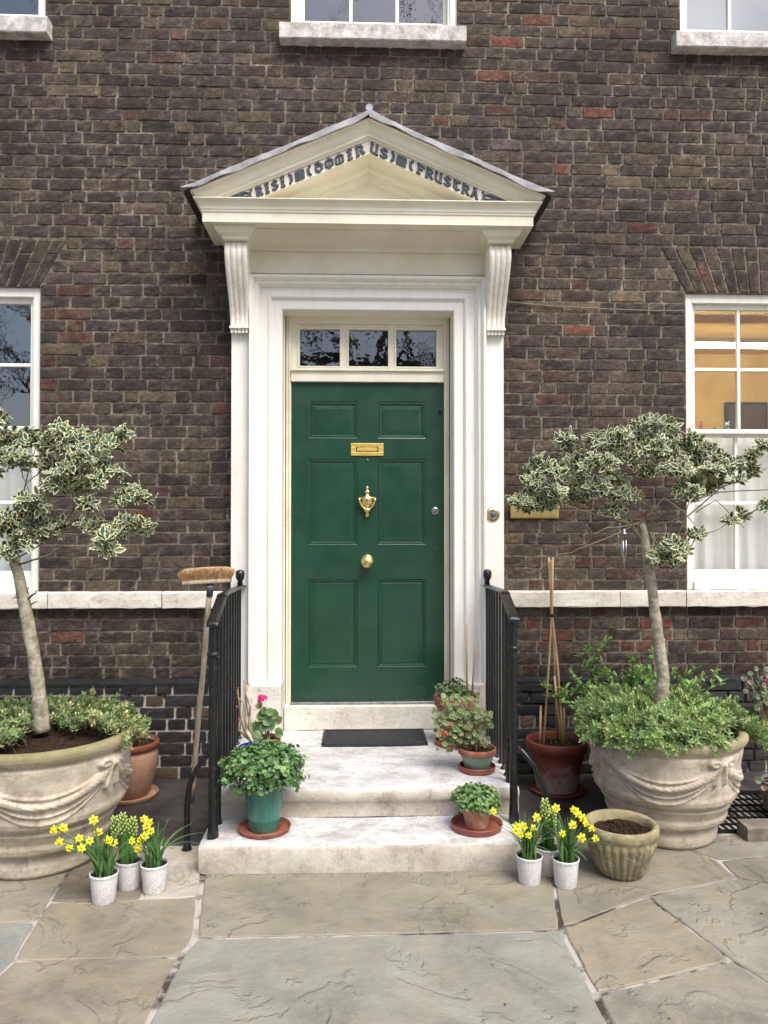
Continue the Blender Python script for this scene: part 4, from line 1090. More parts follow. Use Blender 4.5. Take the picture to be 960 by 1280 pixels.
def holly(mb, p, d, L, up):
    W = L * rnd.uniform(.50, .62); d, n, r = frame(d, up)
    cream = rnd.uniform(.8, 1.12); gq = rnd.uniform(.6, 1.35)
    CR = (.72 * cream, .71 * cream, .43 * cream * rnd.uniform(.85, 1.1)); GR = (.045 * gq, .092 * gq, .070 * gq * rnd.uniform(.8, 1.4))
    if rnd.random() < .25: GR = (.15 * gq, .23 * gq, .17 * gq)
    bend = rnd.uniform(.05, .3)
    def P(t, s, k_): return p + d * (t * L) + r * (s * W) + n * (abs(s) * W * .28 - bend * L * t * t * .5 + (.045 * L * (1 if k_ % 2 else -1) if k_ >= 0 else 0))
    out = [P(HT[i], HW[i] * (1.0 if i % 2 else .86), i) for i in range(7)] + [P(HT[i], -HW[i] * (1.0 if i % 2 else .86), i) for i in range(5, -1, -1)]
    g = rnd.uniform(.50, .72)
    inn = [P(.10 + HT[i] * .78, HW[i] * g, -1) + n * .0006 for i in range(7)] + [P(.10 + HT[i] * .78, -HW[i] * g, -1) + n * .0006 for i in range(5, -1, -1)]
    k_ = len(out); nr = [P(.12, 0, -1), P(.5, 0, -1), P(.84, 0, -1)]
    mb.add(out + inn, [(i, (i + 1) % k_, (i + 1) % k_ + k_, i + k_) for i in range(k_)], 0, CR)
    b = len(mb.v); mb.add(inn + nr, [(0, 1, k_, ), (0, k_, k_ - 1)] + [(1, 2, 3, k_ + 1, k_), (3, 4, 5, k_ + 2, k_ + 1), (5, 6, k_ + 2), (6, 7, k_ + 2), (7, 8, 9, k_ + 1, k_ + 2), (9, 10, 11, k_, k_ + 1)], 0, GR)
def curve3(a, b, c, n=8): return [a * (1 - t) ** 2 + b * 2 * t * (1 - t) + c * t * t for t in [i / n for i in range(n + 1)]]

# ---------------------------------------------------------------- the two stone planters with holly trees
def planter_mesh(root, cx, cy, s, mat, th0):
    prof = [(.243, 0), (.256, .015), (.260, .05), (.256, .075), (.250, .09), (.274, .10), (.294, .115), (.301, .135), (.298, .155), (.310, .18), (.322, .20), (.315, .212), (.333, .222), (.350, .24), (.356, .262), (.354, .285), (.360, .33), (.366, .37), (.372, .42), (.379, .455), (.381, .475), (.372, .487), (.384, .495), (.395, .505), (.403, .52), (.405, .535), (.399, .548), (.381, .552), (.362, .548), (.352, .53), (.345, .48)]
    fine = []
    for i in range(len(prof) - 1):
        (r0, z0), (r1, z1) = prof[i], prof[i + 1]; k_ = max(1, int(abs(z1 - z0) / .005))
        for j in range(k_): fine.append((r0 + (r1 - r0) * j / k_, z0 + (z1 - z0) * j / k_))
    fine.append(prof[-1])
    nb = 4
    def fn(th, z):
        if z < .245 or z > .485: 
            return .004 * math.sin(th * 3 + z * 20) * (1 if z < .2 else .4)
        u = ((th - th0) / (2 * math.pi / nb)) % 1.0
        d = 0
        for (dep, top, wd, am) in ((.118, .445, .013, .019), (.092, .452, .0045, .010), (.150, .436, .005, .011), (.172, .425, .004, .007)):
            zs_ = top - dep * (1 - (2 * u - 1) ** 2)
            slope = 1 + 1.1 * abs(2 * u - 1); q = ((z - zs_) / (wd * slope)) ** 2
            if q < 1: d = max(d, am * (1 - q) ** .5 * (1 - .12 * math.sin(u * 90 + z * 400)))
        v = min(u, 1 - u) * (2 * math.pi / nb) * .37     # metres from the bow's centre line
        su = 1 if u < .5 else -1
        for (bx, bz, rx, rz_) in ((.046, .456, .034, .021),):
            q = ((v - bx) / rx) ** 2 + ((z - bz) / rz_) ** 2
            d = max(d, .030 * max(0, 1 - q) ** .5 - (.012 if q < .25 else 0))
        q = (v / .016) ** 2 + ((z - .45) / .018) ** 2; d = max(d, .034 * max(0, 1 - q) ** .5)
        for (tx, wdt, zb_) in ((.010 + (.45 - z) * .22, .010, .34), (.028 + (.45 - z) * .4, .008, .37)):
            if zb_ < z < .45: d = max(d, .022 * max(0, 1 - ((v - tx) / wdt) ** 2) ** .5 * min(1, (z - zb_) / .012))
        return d
    mb = MB(); mb.lathe(cx, cy, 0, [(r_ * s, z * s) for r_, z in fine], 420, fn=lambda th, z: fn(th, z / s) * s + rnd.uniform(-.0004, .0004))
    mb.build('planter', mat, root, smooth=True)
    so_ = MB(); n = 28
    for i in range(8):
        pass
    vs_ = [(cx, cy, .515 * s)]; fs_ = []
    for j in range(1, 7):
        for q in range(n):
            th = 2 * math.pi * q / n; rr = .35 * s * j / 6; vs_.append((cx + rr * math.cos(th), cy + rr * math.sin(th), (.515 - .015 * (j / 6) ** 3) * s + rnd.uniform(-.006, .006)))
    fs_ = [(0, 1 + q, 1 + (q + 1) % n) for q in range(n)] + [(1 + (j - 1) * n + q, 1 + j * n + q, 1 + j * n + (q + 1) % n, 1 + (j - 1) * n + (q + 1) % n) for j in range(1, 6) for q in range(n)]
    so_.add(vs_, fs_); so_.build('soil', M['soil'], root)

def holly_tree(root, trunk, radii, clumps, yc, hub, spread=.16, leafL=.051, extra=()):
    tr = MB(); pts = [PY(px, py, yc + dy) for px, py, dy in trunk]
    P = []; Rr = []
    for i in range(len(pts) - 1):
        for j in range(5):
            t = j / 5; P.append(pts[i] + (pts[i + 1] - pts[i]) * t + Vector((rnd.uniform(-.002, .002), rnd.uniform(-.002, .002), 0))); Rr.append((radii[i] + (radii[i + 1] - radii[i]) * t) * rnd.uniform(.95, 1.06))
    P.append(pts[-1]); Rr.append(radii[-1]); tr.tube(P, Rr, 12)
    for (i, an) in ((len(P) // 3, 0.5), (len(P) // 2, 2.2), (int(len(P) * .68), 3.6), (int(len(P) * .72), .2)):
        tr.ball(P[i] + Vector((math.cos(an), math.sin(an) * -1, 0)) * Rr[i] * .8, .010, .010, .012, 8)
    tr.build('trunk', M['bark'], root, smooth=True)
    br = MB(); lf = MB(); H = pts[hub]
    ctr = []
    nodes = [(H - Vector((0, 0, .02)), 0.0, .015), (H, 0.0, .015)]
    todo = sorted([(PY(px, py, yc + dy), rp) for (px, py, rp, dy) in clumps], key=lambda q: (q[0] - H).length)
    for (c, rp) in todo:
        rad = rp * 4.0 / FPX
        best = min(nodes, key=lambda nd: (nd[0] - c).length + .38 * nd[1] + (.15 if nd[0].z > c.z + .02 else 0))
        s0, dist, r0 = best; L0 = (c - s0).length
        mid = s0 + (c - s0) * .5 + Vector((rnd.uniform(-.16, .16), rnd.uniform(-.16, .16), rnd.uniform(-.16, .06))) * L0
        cv = curve3(s0, mid, c, 7)
        cv = [q + rdir() * .004 if 0 < i < 7 else q for i, q in enumerate(cv)]
        r1_ = max(.0028, min(r0 * .85, .0045 + .03 * L0)); br.tube(cv, [r1_ - (r1_ - .0026) * i / 7 for i in range(8)], 6)
        for i in range(2, 8): nodes.append((cv[i], dist + L0 * i / 7, max(.003, r1_ * (1 - .1 * i))))
        ns = max(3, int(rp / 1.45))
        for s_ in range(ns):
            o = rdir(-.6); e = c + Vector((o.x * rad, o.y * rad * 1.2, o.z * rad * .72)) * rnd.uniform(.35, 1.0)
            br.tube([c, (c + e) / 2 + Vector((0, 0, -.008)), e], [.0030, .0024, .0018], 4)
            axd = (e - c).normalized() * .8 + Vector((0, -.15, .45)); axd.normalize()
            nl = rnd.randint(5, 9); ph = rnd.random() * 6
            a_, n_, r_ = frame(axd, Vector((1, 0, 0)))
            for q in range(nl):
                an = ph + q * 2.4; el = rnd.uniform(.15, .95)
                dl = (n_ * math.cos(an) + r_ * math.sin(an)) * math.cos(el) + axd * math.sin(el)
                pos = e - axd * (.012 * (q // 2)) + axd * rnd.uniform(0, .015)
                holly(lf, pos, dl, leafL * rnd.uniform(.7, 1.15), axd + rdir() * .35)
    for pl_ in extra:
        q = [PY(a, b, yc + d) for a, b, d in pl_[0]]; q2 = []
        for i in range(len(q) - 1):
            for j in range(4): q2.append(q[i] + (q[i + 1] - q[i]) * j / 4 + Vector((rnd.uniform(-.003, .003), 0, rnd.uniform(-.003, .003))))
        q2.append(q[-1]); n = len(q2); br.tube(q2, [pl_[1] * (1 - .6 * i / n) for i in range(n)], 6)
    br.build('branches', M['twig'], root, smooth=True)
    lf.build('crown', M['leaf'], root)
def groundcover(root, cx, cy, z, R0, n, cols, over, seed_name='underplanting', hole=None, leafL=.016, zup=.07, mask=None, ry=None):
    mb = MB(); st_ = MB(); ry = ry or R0
    k_ = 0; lumps = [(rnd.uniform(0, 6.28), rnd.uniform(.2, 1), rnd.uniform(.5, 1.4)) for _ in range(16)]
    while k_ < n:
        th = rnd.uniform(0, 2 * math.pi); rr = math.sqrt(rnd.random()) * over(th)
        if mask and not mask(th, rr): continue
        x = cx + rr * R0 * math.cos(th); y = cy + rr * ry * math.sin(th)
        h = zup * (.35 + .65 * (0.5 + .5 * math.sin(x * 23 + 1) * math.sin(y * 19))) * rnd.uniform(.3, 1.1)
        if rr > .93: h -= (rr - .93) * R0 * rnd.uniform(.3, 1.0) + .02
        p = Vector((x, y, z + h)); out = Vector((math.cos(th) * rr, math.sin(th) * rr, .9 - .7 * max(0, rr - .8) * 3)) + rdir() * .5; out.normalize()
        c = rnd.choice(cols); q = rnd.uniform(.6, 1.3); 
        a_, n_, r_ = frame(out, Vector((1, 0, 0)))
        if rnd.random() < .3: st_.tube([p - out * .06, p], [.0016, .001], 3, cap=False)
        for i in range(rnd.randint(6, 9)):
            an = i * 2.4; el = .15 + .13 * i
            d = (n_ * math.cos(an) + r_ * math.sin(an)) * math.cos(el) + out * math.sin(el)
            young = 1.25 if i > 5 else 1.0
            kite(mb, p - out * (.018 - .003 * i), d, leafL * rnd.uniform(.8, 1.25), leafL * .5, jit(tuple(v * q * young for v in c), .15), out)
        k_ += 1
    st_.build('stems', M['twig'], root); mb.build(seed_name, M['leaf'], root)
G1, G2, G3, G4 = (.28, .39, .14), (.20, .32, .12), (.38, .46, .17), (.38, .38, .16)
# right
RC = PY(833, 913, -1.0); RX, RY_ = RC.x, -.96
rt = empty('potted_holly_tree', (RX, RY_, 0), 'variegated holly standard with wind chime in pale swagged stone planter, right of the door', 'potted tree', 'variegated holly trees in stone planters')
planter_mesh(rt, RX, RY_, 1.0, M['planter_r'], R(-68))
clR = [(815, 530, 20, 0), (795, 540, 22, .08), (836, 538, 20, -.1), (858, 548, 18, .05), (772, 548, 20, -.08), (752, 556, 18, .1), (808, 560, 22, -.15), (780, 572, 22, 0), (748, 580, 22, -.1), (722, 575, 20, .05), (705, 550, 9, 0), (835, 566, 20, .12), (700, 592, 18, -.05), (676, 578, 14, .02), (668, 600, 17, 0), (690, 616, 18, -.08), (658, 626, 15, .04), (676, 630, 13, .1), (698, 626, 10, .05), (660, 634, 9, .1), (650, 628, 11, 0), (668, 631, 11, 0), (688, 630, 11, 0), (720, 604, 20, .1), (745, 608, 18, -.06), (770, 600, 18, .1), (848, 588, 20, -.12), (868, 575, 14, .1), (862, 602, 16, 0), (790, 622, 10, .1), (766, 638, 9, 0), (888, 590, 13, -.05), (900, 606, 10, .08), (915, 580, 8, 0), (940, 570, 9, .05), (925, 600, 5, 0), (956, 632, 8, -.05), (885, 560, 8, 0), (930, 646, 7, .05), (915, 650, 7, 0), (840, 680, 14, -.08), (824, 696, 16, -.1), (856, 690, 14, -.04), (872, 668, 9, -.05), (846, 702, 10, -.12), (808, 588, 12, .16), (740, 548, 10, 0), (880, 612, 9, .1), (878, 598, 12, .06), (905, 592, 10, -.05), (925, 582, 9, .05), (872, 560, 11, .05), (895, 572, 10, 0), (862, 618, 10, -.1), (848, 612, 11, .08), (775, 618, 12, -.05), (722, 625, 10, .05), (955, 560, 9, 0), (940, 588, 8, .06)]
exR = [([(806, 660, 0), (770, 650, -.05), (735, 640, -.08), (700, 630, -.1)], .006), ([(804, 650, 0), (770, 668, -.08), (735, 682, -.12), (715, 690, -.12), (692, 695, -.12)], .004), ([(806, 655, 0), (760, 660, -.1), (742, 668, -.1), (732, 655, -.1)], .005),
       ([(808, 655, 0), (850, 630, -.1), (900, 615, -.1), (960, 612, -.05)], .006), ([(808, 660, 0), (860, 645, .05), (900, 610, .05), (960, 585, .05)], .005), ([(820, 640, 0), (800, 625, -.15), (780, 600, -.15), (765, 590, -.15)], .0055), ([(806, 650, -.1), (830, 622, -.15), (855, 640, -.15), (868, 655, -.15)], .005), ([(870, 640, 0), (895, 625, 0), (930, 660, 0)], .0035), ([(810, 665, 0), (822, 680, -.05), (830, 690, -.06)], .006), ([(880, 560, 0), (905, 590, 0), (935, 575, 0)], .003)]
holly_tree(rt, [(825, 886, 0), (829, 850, 0), (823, 800, .01), (817, 750, .01), (812, 712, 0), (807, 680, 0), (802, 655, 0)], [.036, .033, .030, .027, .026, .024, .020], clR, RY_, 5, extra=exR)
groundcover(rt, RX, RY_, .555, .40, 2700, [G1, G2, G3, G1], lambda th: 1.02 + .10 * max(0, math.cos(th - R(-130))) ** 2 + .30 * max(0, math.cos(th - R(5))) ** 2 + .08 * max(0, math.cos(th - R(172))) ** 2, leafL=.026, zup=.15,
            mask=lambda th, rr: not (rr > .86 and -1.15 < ((th + math.pi) % (2 * math.pi) - math.pi) < -.45) )
# shrub behind the right planter
def shrub(root, spots, c, L=.038):
    st_ = MB(); mb = MB(); b = Vector(root.location) + Vector((0, 0, .3))
    for (px, py, y) in spots:
        e = PY(px, py, y); m_ = (b + e) / 2 + Vector((rnd.uniform(-.05, .05), rnd.uniform(-.04, .04), .06))
        cv = curve3(b, m_, e, 8); st_.tube(cv, [.006 - .0045 * i / 8 for i in range(9)], 5)
        for i in range(26):
            p = cv[rnd.randint(4, 8)] + rdir() * .012; d = (rdir(-.3) + (e - m_).normalized() * .5).normalized(); q = rnd.uniform(.7, 1.4)
            leaf(mb, p, d, L * rnd.uniform(.7, 1.2), L * .40, jit(tuple(v * q for v in c), .15), fold=.2, droop=.2)
        for sgm in range(3):
            s0 = cv[rnd.randint(3, 7)]; s1 = s0 + rdir(-.1) * rnd.uniform(.05, .11); st_.tube([s0, s1], [.002, .001], 4)
            for i in range(7): leaf(mb, s0 + (s1 - s0) * (i / 6), (rdir(-.2) + (s1 - s0).normalized()).normalized(), L * rnd.uniform(.7, 1.1), L * .38, jit(tuple(v * rnd.uniform(.8, 1.4) for v in c), .15), fold=.2, droop=.2)
    st_.build('stems', M['twig'], root); mb.build('foliage', M['leaf'], root)
sb = empty('shrub', (RX + .02, -.40, .004), 'leafy green shrub behind the right stone planter against the dark plinth', 'shrub')
pot_ = MB(); pot_.lathe(RX + .02, -.40, .004, [(.13, 0), (.15, .02), (.17, .26), (.18, .27), (.18, .30), (.165, .30), (.15, .27), (.0, .265)], 32); pot_.build('pot', M['terra_red'], sb, smooth=True, auto=40)
shrub(sb, [(735, 815, -.45), (750, 830, -.5), (728, 822, -.4), (765, 842, -.5), (792, 825, -.45), (800, 838, -.5), (785, 845, -.4), (812, 850, -.5), (722, 850, -.5), (705, 860, -.5), (690, 870, -.45), (735, 862, -.6), (842, 838, -.45), (868, 835, -.5), (880, 850, -.5), (900, 855, -.5), (860, 858, -.6), (893, 840, -.45), (760, 868, -.6), (712, 880, -.6), (682, 858, -.5), (780, 862, -.6), (745, 800, -.45), (815, 815, -.4)], (.24, .40, .11), L=.056)
# left
LX, LY_ = PY(53, 915, -1.15).x, -1.15
ltree = empty('potted_holly_tree', (LX, LY_, 0), 'variegated holly standard in large mossy swagged stone planter, left of the door', 'potted tree', 'variegated holly trees in stone planters')
planter_mesh(ltree, LX, LY_, 1.1, M['planter_l'], R(-112))
clL = [(12, 548, 20, 0), (40, 556, 20, .1), (65, 560, 18, -.1), (90, 548, 20, 0), (112, 556, 18, .08), (75, 540, 12, 0), (135, 556, 14, 0), (152, 545, 9, 0), (98, 578, 20, -.12), (122, 582, 16, .1), (60, 582, 18, .08), (25, 580, 18, -.08), (142, 590, 12, 0), (70, 604, 20, -.1), (95, 612, 18, .05), (118, 600, 14, -.1), (0, 570, 18, 0), (108, 630, 10, -.1), (165, 615, 12, 0), (180, 622, 9, 0), (155, 622, 9, .05), (40, 630, 20, -.1), (20, 648, 18, 0), (48, 655, 16, .08), (28, 676, 16, -.1), (5, 660, 16, .05), (12, 690, 12, -.1), (62, 668, 12, -.05), (76, 660, 10, 0), (118, 655, 13, -.1), (130, 672, 12, -.12), (135, 690, 8, -.12), (162, 655, 14, -.05), (182, 660, 10, 0), (150, 664, 11, 0), (-20, 560, 22, 0), (-25, 590, 22, .1), (-50, 575, 22, -.1), (-80, 590, 20, 0), (-30, 620, 20, 0), (-60, 620, 20, .1), (-95, 620, 16, 0), (-20, 650, 18, -.1), (-50, 655, 16, 0), (-10, 525, 16, 0), (-45, 540, 18, .1), (90, 592, 12, .14)]
exL = [([(22, 706, 0), (60, 695, -.1), (78, 682, -.12), (112, 684, -.12), (130, 688, -.12)], .005), ([(18, 700, 0), (60, 675, 0), (90, 660, 0), (93, 640, 0)], .004), ([(14, 690, 0), (60, 620, .05), (110, 598, .05)], .005), ([(14, 690, 0), (30, 610, 0), (52, 530, 0)], .004), ([(50, 545, 0), (53, 530, 0)], .002),
       ([(33, 752, -.01), (24, 746, -.03), (16, 748, -.03)], .006), ([(34, 748, -.01), (44, 742, -.04), (46, 738, -.04)], .006), ([(33, 746, 0), (36, 734, -.02)], .005), ([(36, 757, 0), (47, 752, -.03)], .005)]
holly_tree(ltree, [(52, 914, 0), (49, 870, 0), (42, 820, 0), (34, 770, 0), (27, 735, 0), (19, 705, 0), (13, 670, 0)], [.042, .034, .031, .030, .027, .024, .020], clL, LY_, 5, extra=exL)
groundcover(ltree, LX, LY_, .602, .44, 1350, [(.27, .36, .15), (.20, .30, .13), (.34, .39, .17), G4], lambda th: 1.06 + .05 * math.cos(th), leafL=.025, zup=.10,
            mask=lambda th, rr: (math.sin(th) > -.35 or (math.cos(th) < -.1 and rr < .99)) and rr > .18 and not (-.05 < math.cos(th) < .42 and math.sin(th) < .0))

# wind chime on the right tree
wc0 = PY(780, 652, -1.08); wc = empty('wind_chime', (wc0.x, wc0.y, PY(780, 708, -1.08).z), 'small silver wind chime with three tubes hanging from the holly tree', 'wind chime')
t_ = MB(); t_.tube([wc0, PY(780, 664, -1.08)], .0012, 4); t_.build('string', M['wire_and_gap'], wc)
t_ = MB(); q = PY(780, 665, -1.08); t_.tube([q + Vector((0, 0, .018)), q + Vector((0, 0, .008)), q, q - Vector((0, 0, .006)), q - Vector((0, 0, .012))], [.003, .010, .008, .018, .018], 12); t_.build('top_plate', M['steel'], wc, smooth=True)
for (px, pb__, dy) in ((779, 708, 0), (782.5, 700, .008), (777, 700, .014)):
    t_ = MB(); t_.tube([PY(px, 675, -1.08 + dy), PY(px, pb__, -1.08 + dy)], .0042, 8); t_.tube([PY(px, 668, -1.08 + dy), PY(px, 675, -1.08 + dy)], .0008, 4); t_.build('tube', M['steel'], wc, smooth=True)

# ================================================================== POTS
def pot(root, cx, cy, z, prof, mat, n=40, name='pot', soil=True, fn=None, auto=40):
    m = MB(); m.lathe(cx, cy, z, prof, n, fn=fn); m.build(name, mat, root, smooth=True, auto=auto)
def soil(root, cx, cy, z, r, bumpy=.004):
    s = MB(); n = 18; vs_ = [(cx, cy, z + .004)]
    for j in range(1, 5):
        for q in range(n): th = 2 * math.pi * q / n; vs_.append((cx + r * j / 4 * math.cos(th), cy + r * j / 4 * math.sin(th), z + rnd.uniform(-bumpy, bumpy)))
    s.add(vs_, [(0, 1 + q, 1 + (q + 1) % n) for q in range(n)] + [(1 + (j - 1) * n + q, 1 + j * n + q, 1 + j * n + (q + 1) % n, 1 + (j - 1) * n + (q + 1) % n) for j in range(1, 4) for q in range(n)])
    s.build('soil', M['soil'], root)
def potprof(rb, rt_, h, rim=.03, lip=.008, t=.008):
    return [(rb * .92, 0), (rb, .006), (rb + (rt_ - lip - rb) * .5, h * .45), (rt_ - lip, h - rim - .002), (rt_ - lip + .001, h - rim), (rt_, h - rim + .002), (rt_ + .002, h - .006), (rt_, h - .001), (rt_ - t * .5, h), (rt_ - t, h - .003), (rt_ - t - .004, h - .03), (rt_ - t - .012, h - .05)]
def saucer(cx, cy, z, r, h, mat, label, name='plant_saucer', flare=.012):
    o = MB(); o.lathe(cx, cy, z, [(r - flare, 0), (r - flare * .5, .003), (r, h - .003), (r - .002, h), (r - .005, h - .002), (r - flare - .002, .008), (0.001, .006)], 44)
    return o.build(name, mat, None, smooth=True, auto=40, label=label, cat='saucer', loc=(cx, cy, z), group='saucers under pots')
def bushy(root, c, rx, ry, rz, n, cols, L=.018, shape='disc', hang=.0, stems=True):
    mb = MB(); st_ = MB()
    for i in range(n):
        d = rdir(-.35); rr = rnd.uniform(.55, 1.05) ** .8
        lump = 1 + .14 * math.sin(d.x * 7 + 2) * math.sin(d.y * 6 + d.z * 8)
        p = c + Vector((d.x * rx, d.y * ry, d.z * rz)) * rr * lump
        if d.z < 0: p.z -= hang * rnd.random()
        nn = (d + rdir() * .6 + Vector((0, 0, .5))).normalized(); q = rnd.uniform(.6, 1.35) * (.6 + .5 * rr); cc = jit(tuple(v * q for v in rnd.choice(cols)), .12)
        if shape == 'disc':
            for k_ in range(3): disc(mb, p + rdir() * L * .9, (nn + rdir() * .5).normalized(), L * rnd.uniform(.38, .62), cc, 6, wav=.05)
        else: kite(mb, p, nn, L, L * .6, cc, Vector((0, 0, 1)))
        if stems and i % 5 == 0: st_.tube([Vector((c.x + (p.x - c.x) * .25, c.y + (p.y - c.y) * .25, c.z - rz * .35)), (c + p) / 2, p], [.0018, .0014, .001], 4)
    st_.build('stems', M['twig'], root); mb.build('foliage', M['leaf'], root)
# green glazed pot, left on the lower step
gx, gy = PZ(331, 1035, Z1).x, -1.222
saucer(gx, gy, Z1, .127, .022, M['terra'], 'wide terracotta saucer under the tall green glazed pot')
r1 = empty('potted_plant', (gx, gy, Z1 + .008), 'bushy green herb trailing over a tall glossy green glazed pot on the lower step', 'potted plant')
pot(r1, gx, gy, Z1 + .009, [(.072, 0), (.076, .006), (.084, .09), (.094, .17), (.096, .195), (.098, .205), (.092, .207), (.087, .2), (.084, .18)], M['green_glaze'])
soil(r1, gx, gy, Z1 + .19, .085)
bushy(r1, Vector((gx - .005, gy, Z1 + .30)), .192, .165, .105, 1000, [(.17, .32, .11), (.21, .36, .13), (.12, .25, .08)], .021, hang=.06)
fw = MB(); q = PY(327, 988, gy - .15)
for i in range(5): an = i * 1.257; kite(fw, q, Vector((math.cos(an), -.3, math.sin(an))), .010, .009, (.35, .30, .85), Vector((0, -1, 0)))
fw.build('flower', M['petal'], r1)
# blue pot with bare stems behind it
bx_ = PY(322, 925, -.80).x; by_ = -.80
r2 = empty('potted_plant', (bx_, by_, Z2), 'bare woody stems with pink tips in a cobalt blue pot behind the green one', 'potted plant')
pot(r2, bx_, by_, Z2, [(.07, 0), (.085, .03), (.098, .08), (.098, .110), (.104, .125), (.100, .131), (.094, .125), (.09, .10)], M['blue_glaze'])
soil(r2, bx_, by_, Z2 + .110, .091)
st_ = MB(); tp_ = MB()
for pth in ([(322, 928), (308, 905), (304, 893), (305, 880), (299, 872)], [(318, 928), (312, 900), (313, 885), (309, 872), (305, 862), (306, 852)], [(314, 928), (306, 915), (301, 900), (300, 885), (298, 872), (297, 862)], [(322, 928), (312, 912), (310, 890), (307, 868), (311, 855)], [(312, 925), (298, 912), (300, 900)]):
    q = [PY(a, b, by_ + rnd.uniform(-.03, .03)) for a, b in pth]; st_.tube(q, [.0065 - .004 * i / len(q) for i in range(len(q))], 7)
    for k_ in range(5): kite(tp_, q[-1] + rdir() * .008, rdir(-.2), .014, .008, (.50, .22, .17))
for (a, b) in ((312, 887), (318, 888), (311, 903), (320, 885), (298, 884), (312, 892)):
    for k_ in range(4): kite(tp_, PY(a, b, by_) + rdir() * .006, rdir(-.2), .014, .009, (.50, .20, .16))
st_.build('stems', M['pale_stem'], r2, smooth=True); tp_.build('buds', M['petal'], r2)
# pink geranium
def geranium(root, stalks, y, z0, cx, leaves, cols, L=.028, flower=None, fc=(.75, .02, .22)):
    st_ = MB(); mb = MB()
    for (a, b) in stalks:
        e = PY(a, b, y); st_.tube(curve3(Vector((cx + rnd.uniform(-.02, .02), y + rnd.uniform(-.02, .02), z0)), Vector((cx, y, (z0 + e.z) / 2)), e, 6), [.0045 - .0003 * i for i in range(7)], 6)
    for (a, b) in leaves:
        yy = y + rnd.uniform(-.06, .05); p = PY(a, b, yy); n_ = Vector((rnd.uniform(-.4, .4), -1.0, rnd.uniform(.2, .9))).normalized()
        disc(mb, p, n_, L * rnd.uniform(.7, 1.1), jit(rnd.choice(cols), .2), 11, wav=.12)
        st_.tube(curve3(Vector((cx + (p.x - cx) * .3, y, z0 + (p.z - z0) * .35)), (Vector((cx, y, z0)) + p) / 2 + Vector((0, 0, .01)), p, 4), .0013, 4)
    st_.build('stems', M['pale_stem'], root, smooth=True); mb.build('foliage', M['leaf'], root)
    if flower:
        f = MB(); c = PY(flower[0], flower[1], y - .02)
        for k_ in range(26):
            d = rdir(-.5); pp = c + Vector((d.x * flower[2], d.y * flower[2], d.z * flower[2] * .8))
            for j in range(5): an = j * 1.257 + k_; a_, n_, r_ = frame(d + Vector((0, -.5, .1)), Vector((.2, .1, 1))); kite(f, pp, n_ * math.cos(an) + r_ * math.sin(an), .013, .011, jit(fc, .25), d)
        st2 = MB(); f.build('flower', M['petal'], root)
gx2, gy2 = PY(335, 918, -.52).x, -.52
r3 = empty('potted_plant', (gx2, gy2, Z2), 'small geranium with one magenta flower head in a terracotta pot by the doorcase', 'potted plant')
pot(r3, gx2, gy2, Z2, potprof(.050, .072, .105, .026), M['terra']); soil(r3, gx2, gy2, Z2 + .085, .06)
geranium(r3, [(327, 882), (333, 905), (322, 905), (318, 900), (340, 900)], gy2, Z2 + .08, gx2, [(324, 882), (330, 888), (338, 890), (342, 893), (328, 893), (334, 901), (338, 908), (330, 910), (345, 901), (348, 900), (320, 908), (324, 914), (318, 912), (327, 904), (348, 914), (349, 917), (322, 918), (335, 896), (326, 897), (314, 909)], [(.14, .25, .08), (.19, .29, .10), (.25, .29, .10), (.11, .2, .08)], .030, flower=(328, 873.5, .026))
# small mint pot, right on the lower step
mx_, my_ = PZ(594, 1030, Z1).x, -1.235
saucer(mx_, my_, Z1, .125, .030, M['plastic_saucer'], 'wide orange plastic saucer under the pale clay pot on the lower step')
r4 = empty('potted_plant', (mx_, my_, Z1 + .008), 'low green dome of small leaves in a pale clay pot on the lower step', 'potted plant')
pot(r4, mx_, my_, Z1 + .009, potprof(.054, .080, .115, .028), M['terra_pale']); soil(r4, mx_, my_, Z1 + .105, .07)
bushy(r4, Vector((mx_, my_, Z1 + .135)), .112, .105, .062, 560, [(.18, .31, .09), (.22, .35, .12), (.13, .24, .07)], .017, hang=.012)
# worn green pot with geranium on the landing
wx, wy = PZ(596, 962, Z2).x, -.835
saucer(wx, wy, Z2, .098, .032, M['plastic_saucer'], 'orange plastic saucer under the worn green geranium pot on the landing', flare=.008)
r5 = empty('potted_plant', (wx, wy, Z2 + .008), 'straggly old geranium in a squat worn green pot beside the right railing', 'potted plant')
pot(r5, wx, wy, Z2 + .009, potprof(.066, .098, .112, .030, .006), M['worn_glaze']); soil(r5, wx, wy, Z2 + .105, .085)
rm = MB(); rm.lathe(wx, wy, Z2 + .009, [(.0995, .084), (.1015, .087), (.1025, .108), (.100, .115), (.094, .116), (.090, .110), (.088, .09)], 40, close=False); rm.build('rim', M['terra'], r5, smooth=True)
lv = [(rnd.gauss(578, 17), rnd.gauss(903, 15)) for _ in range(420)]
geranium(r5, [(560, 880), (580, 875), (600, 885), (550, 905), (570, 895), (590, 895)], wy, Z2 + .11, wx, [p for p in lv if 540 < p[0] < 616 and 868 < p[1] < 938], [(.18, .27, .09), (.24, .33, .11), (.28, .31, .12), (.34, .26, .15), (.15, .24, .08), (.20, .30, .10)], .014)
of = MB()
for (a, b, s_) in ((555, 915, 1), (551, 917, 1), (562, 906, .8), (586, 912, .6), (557, 919, 1)):
    for k_ in range(8): kite(of, PY(a, b, wy - .08) + rdir() * .008 * s_, rdir(-.3), .013, .010, jit((.65, .20, .08), .2), Vector((0, -1, 0)))
of.build('flower', M['petal'], r5)
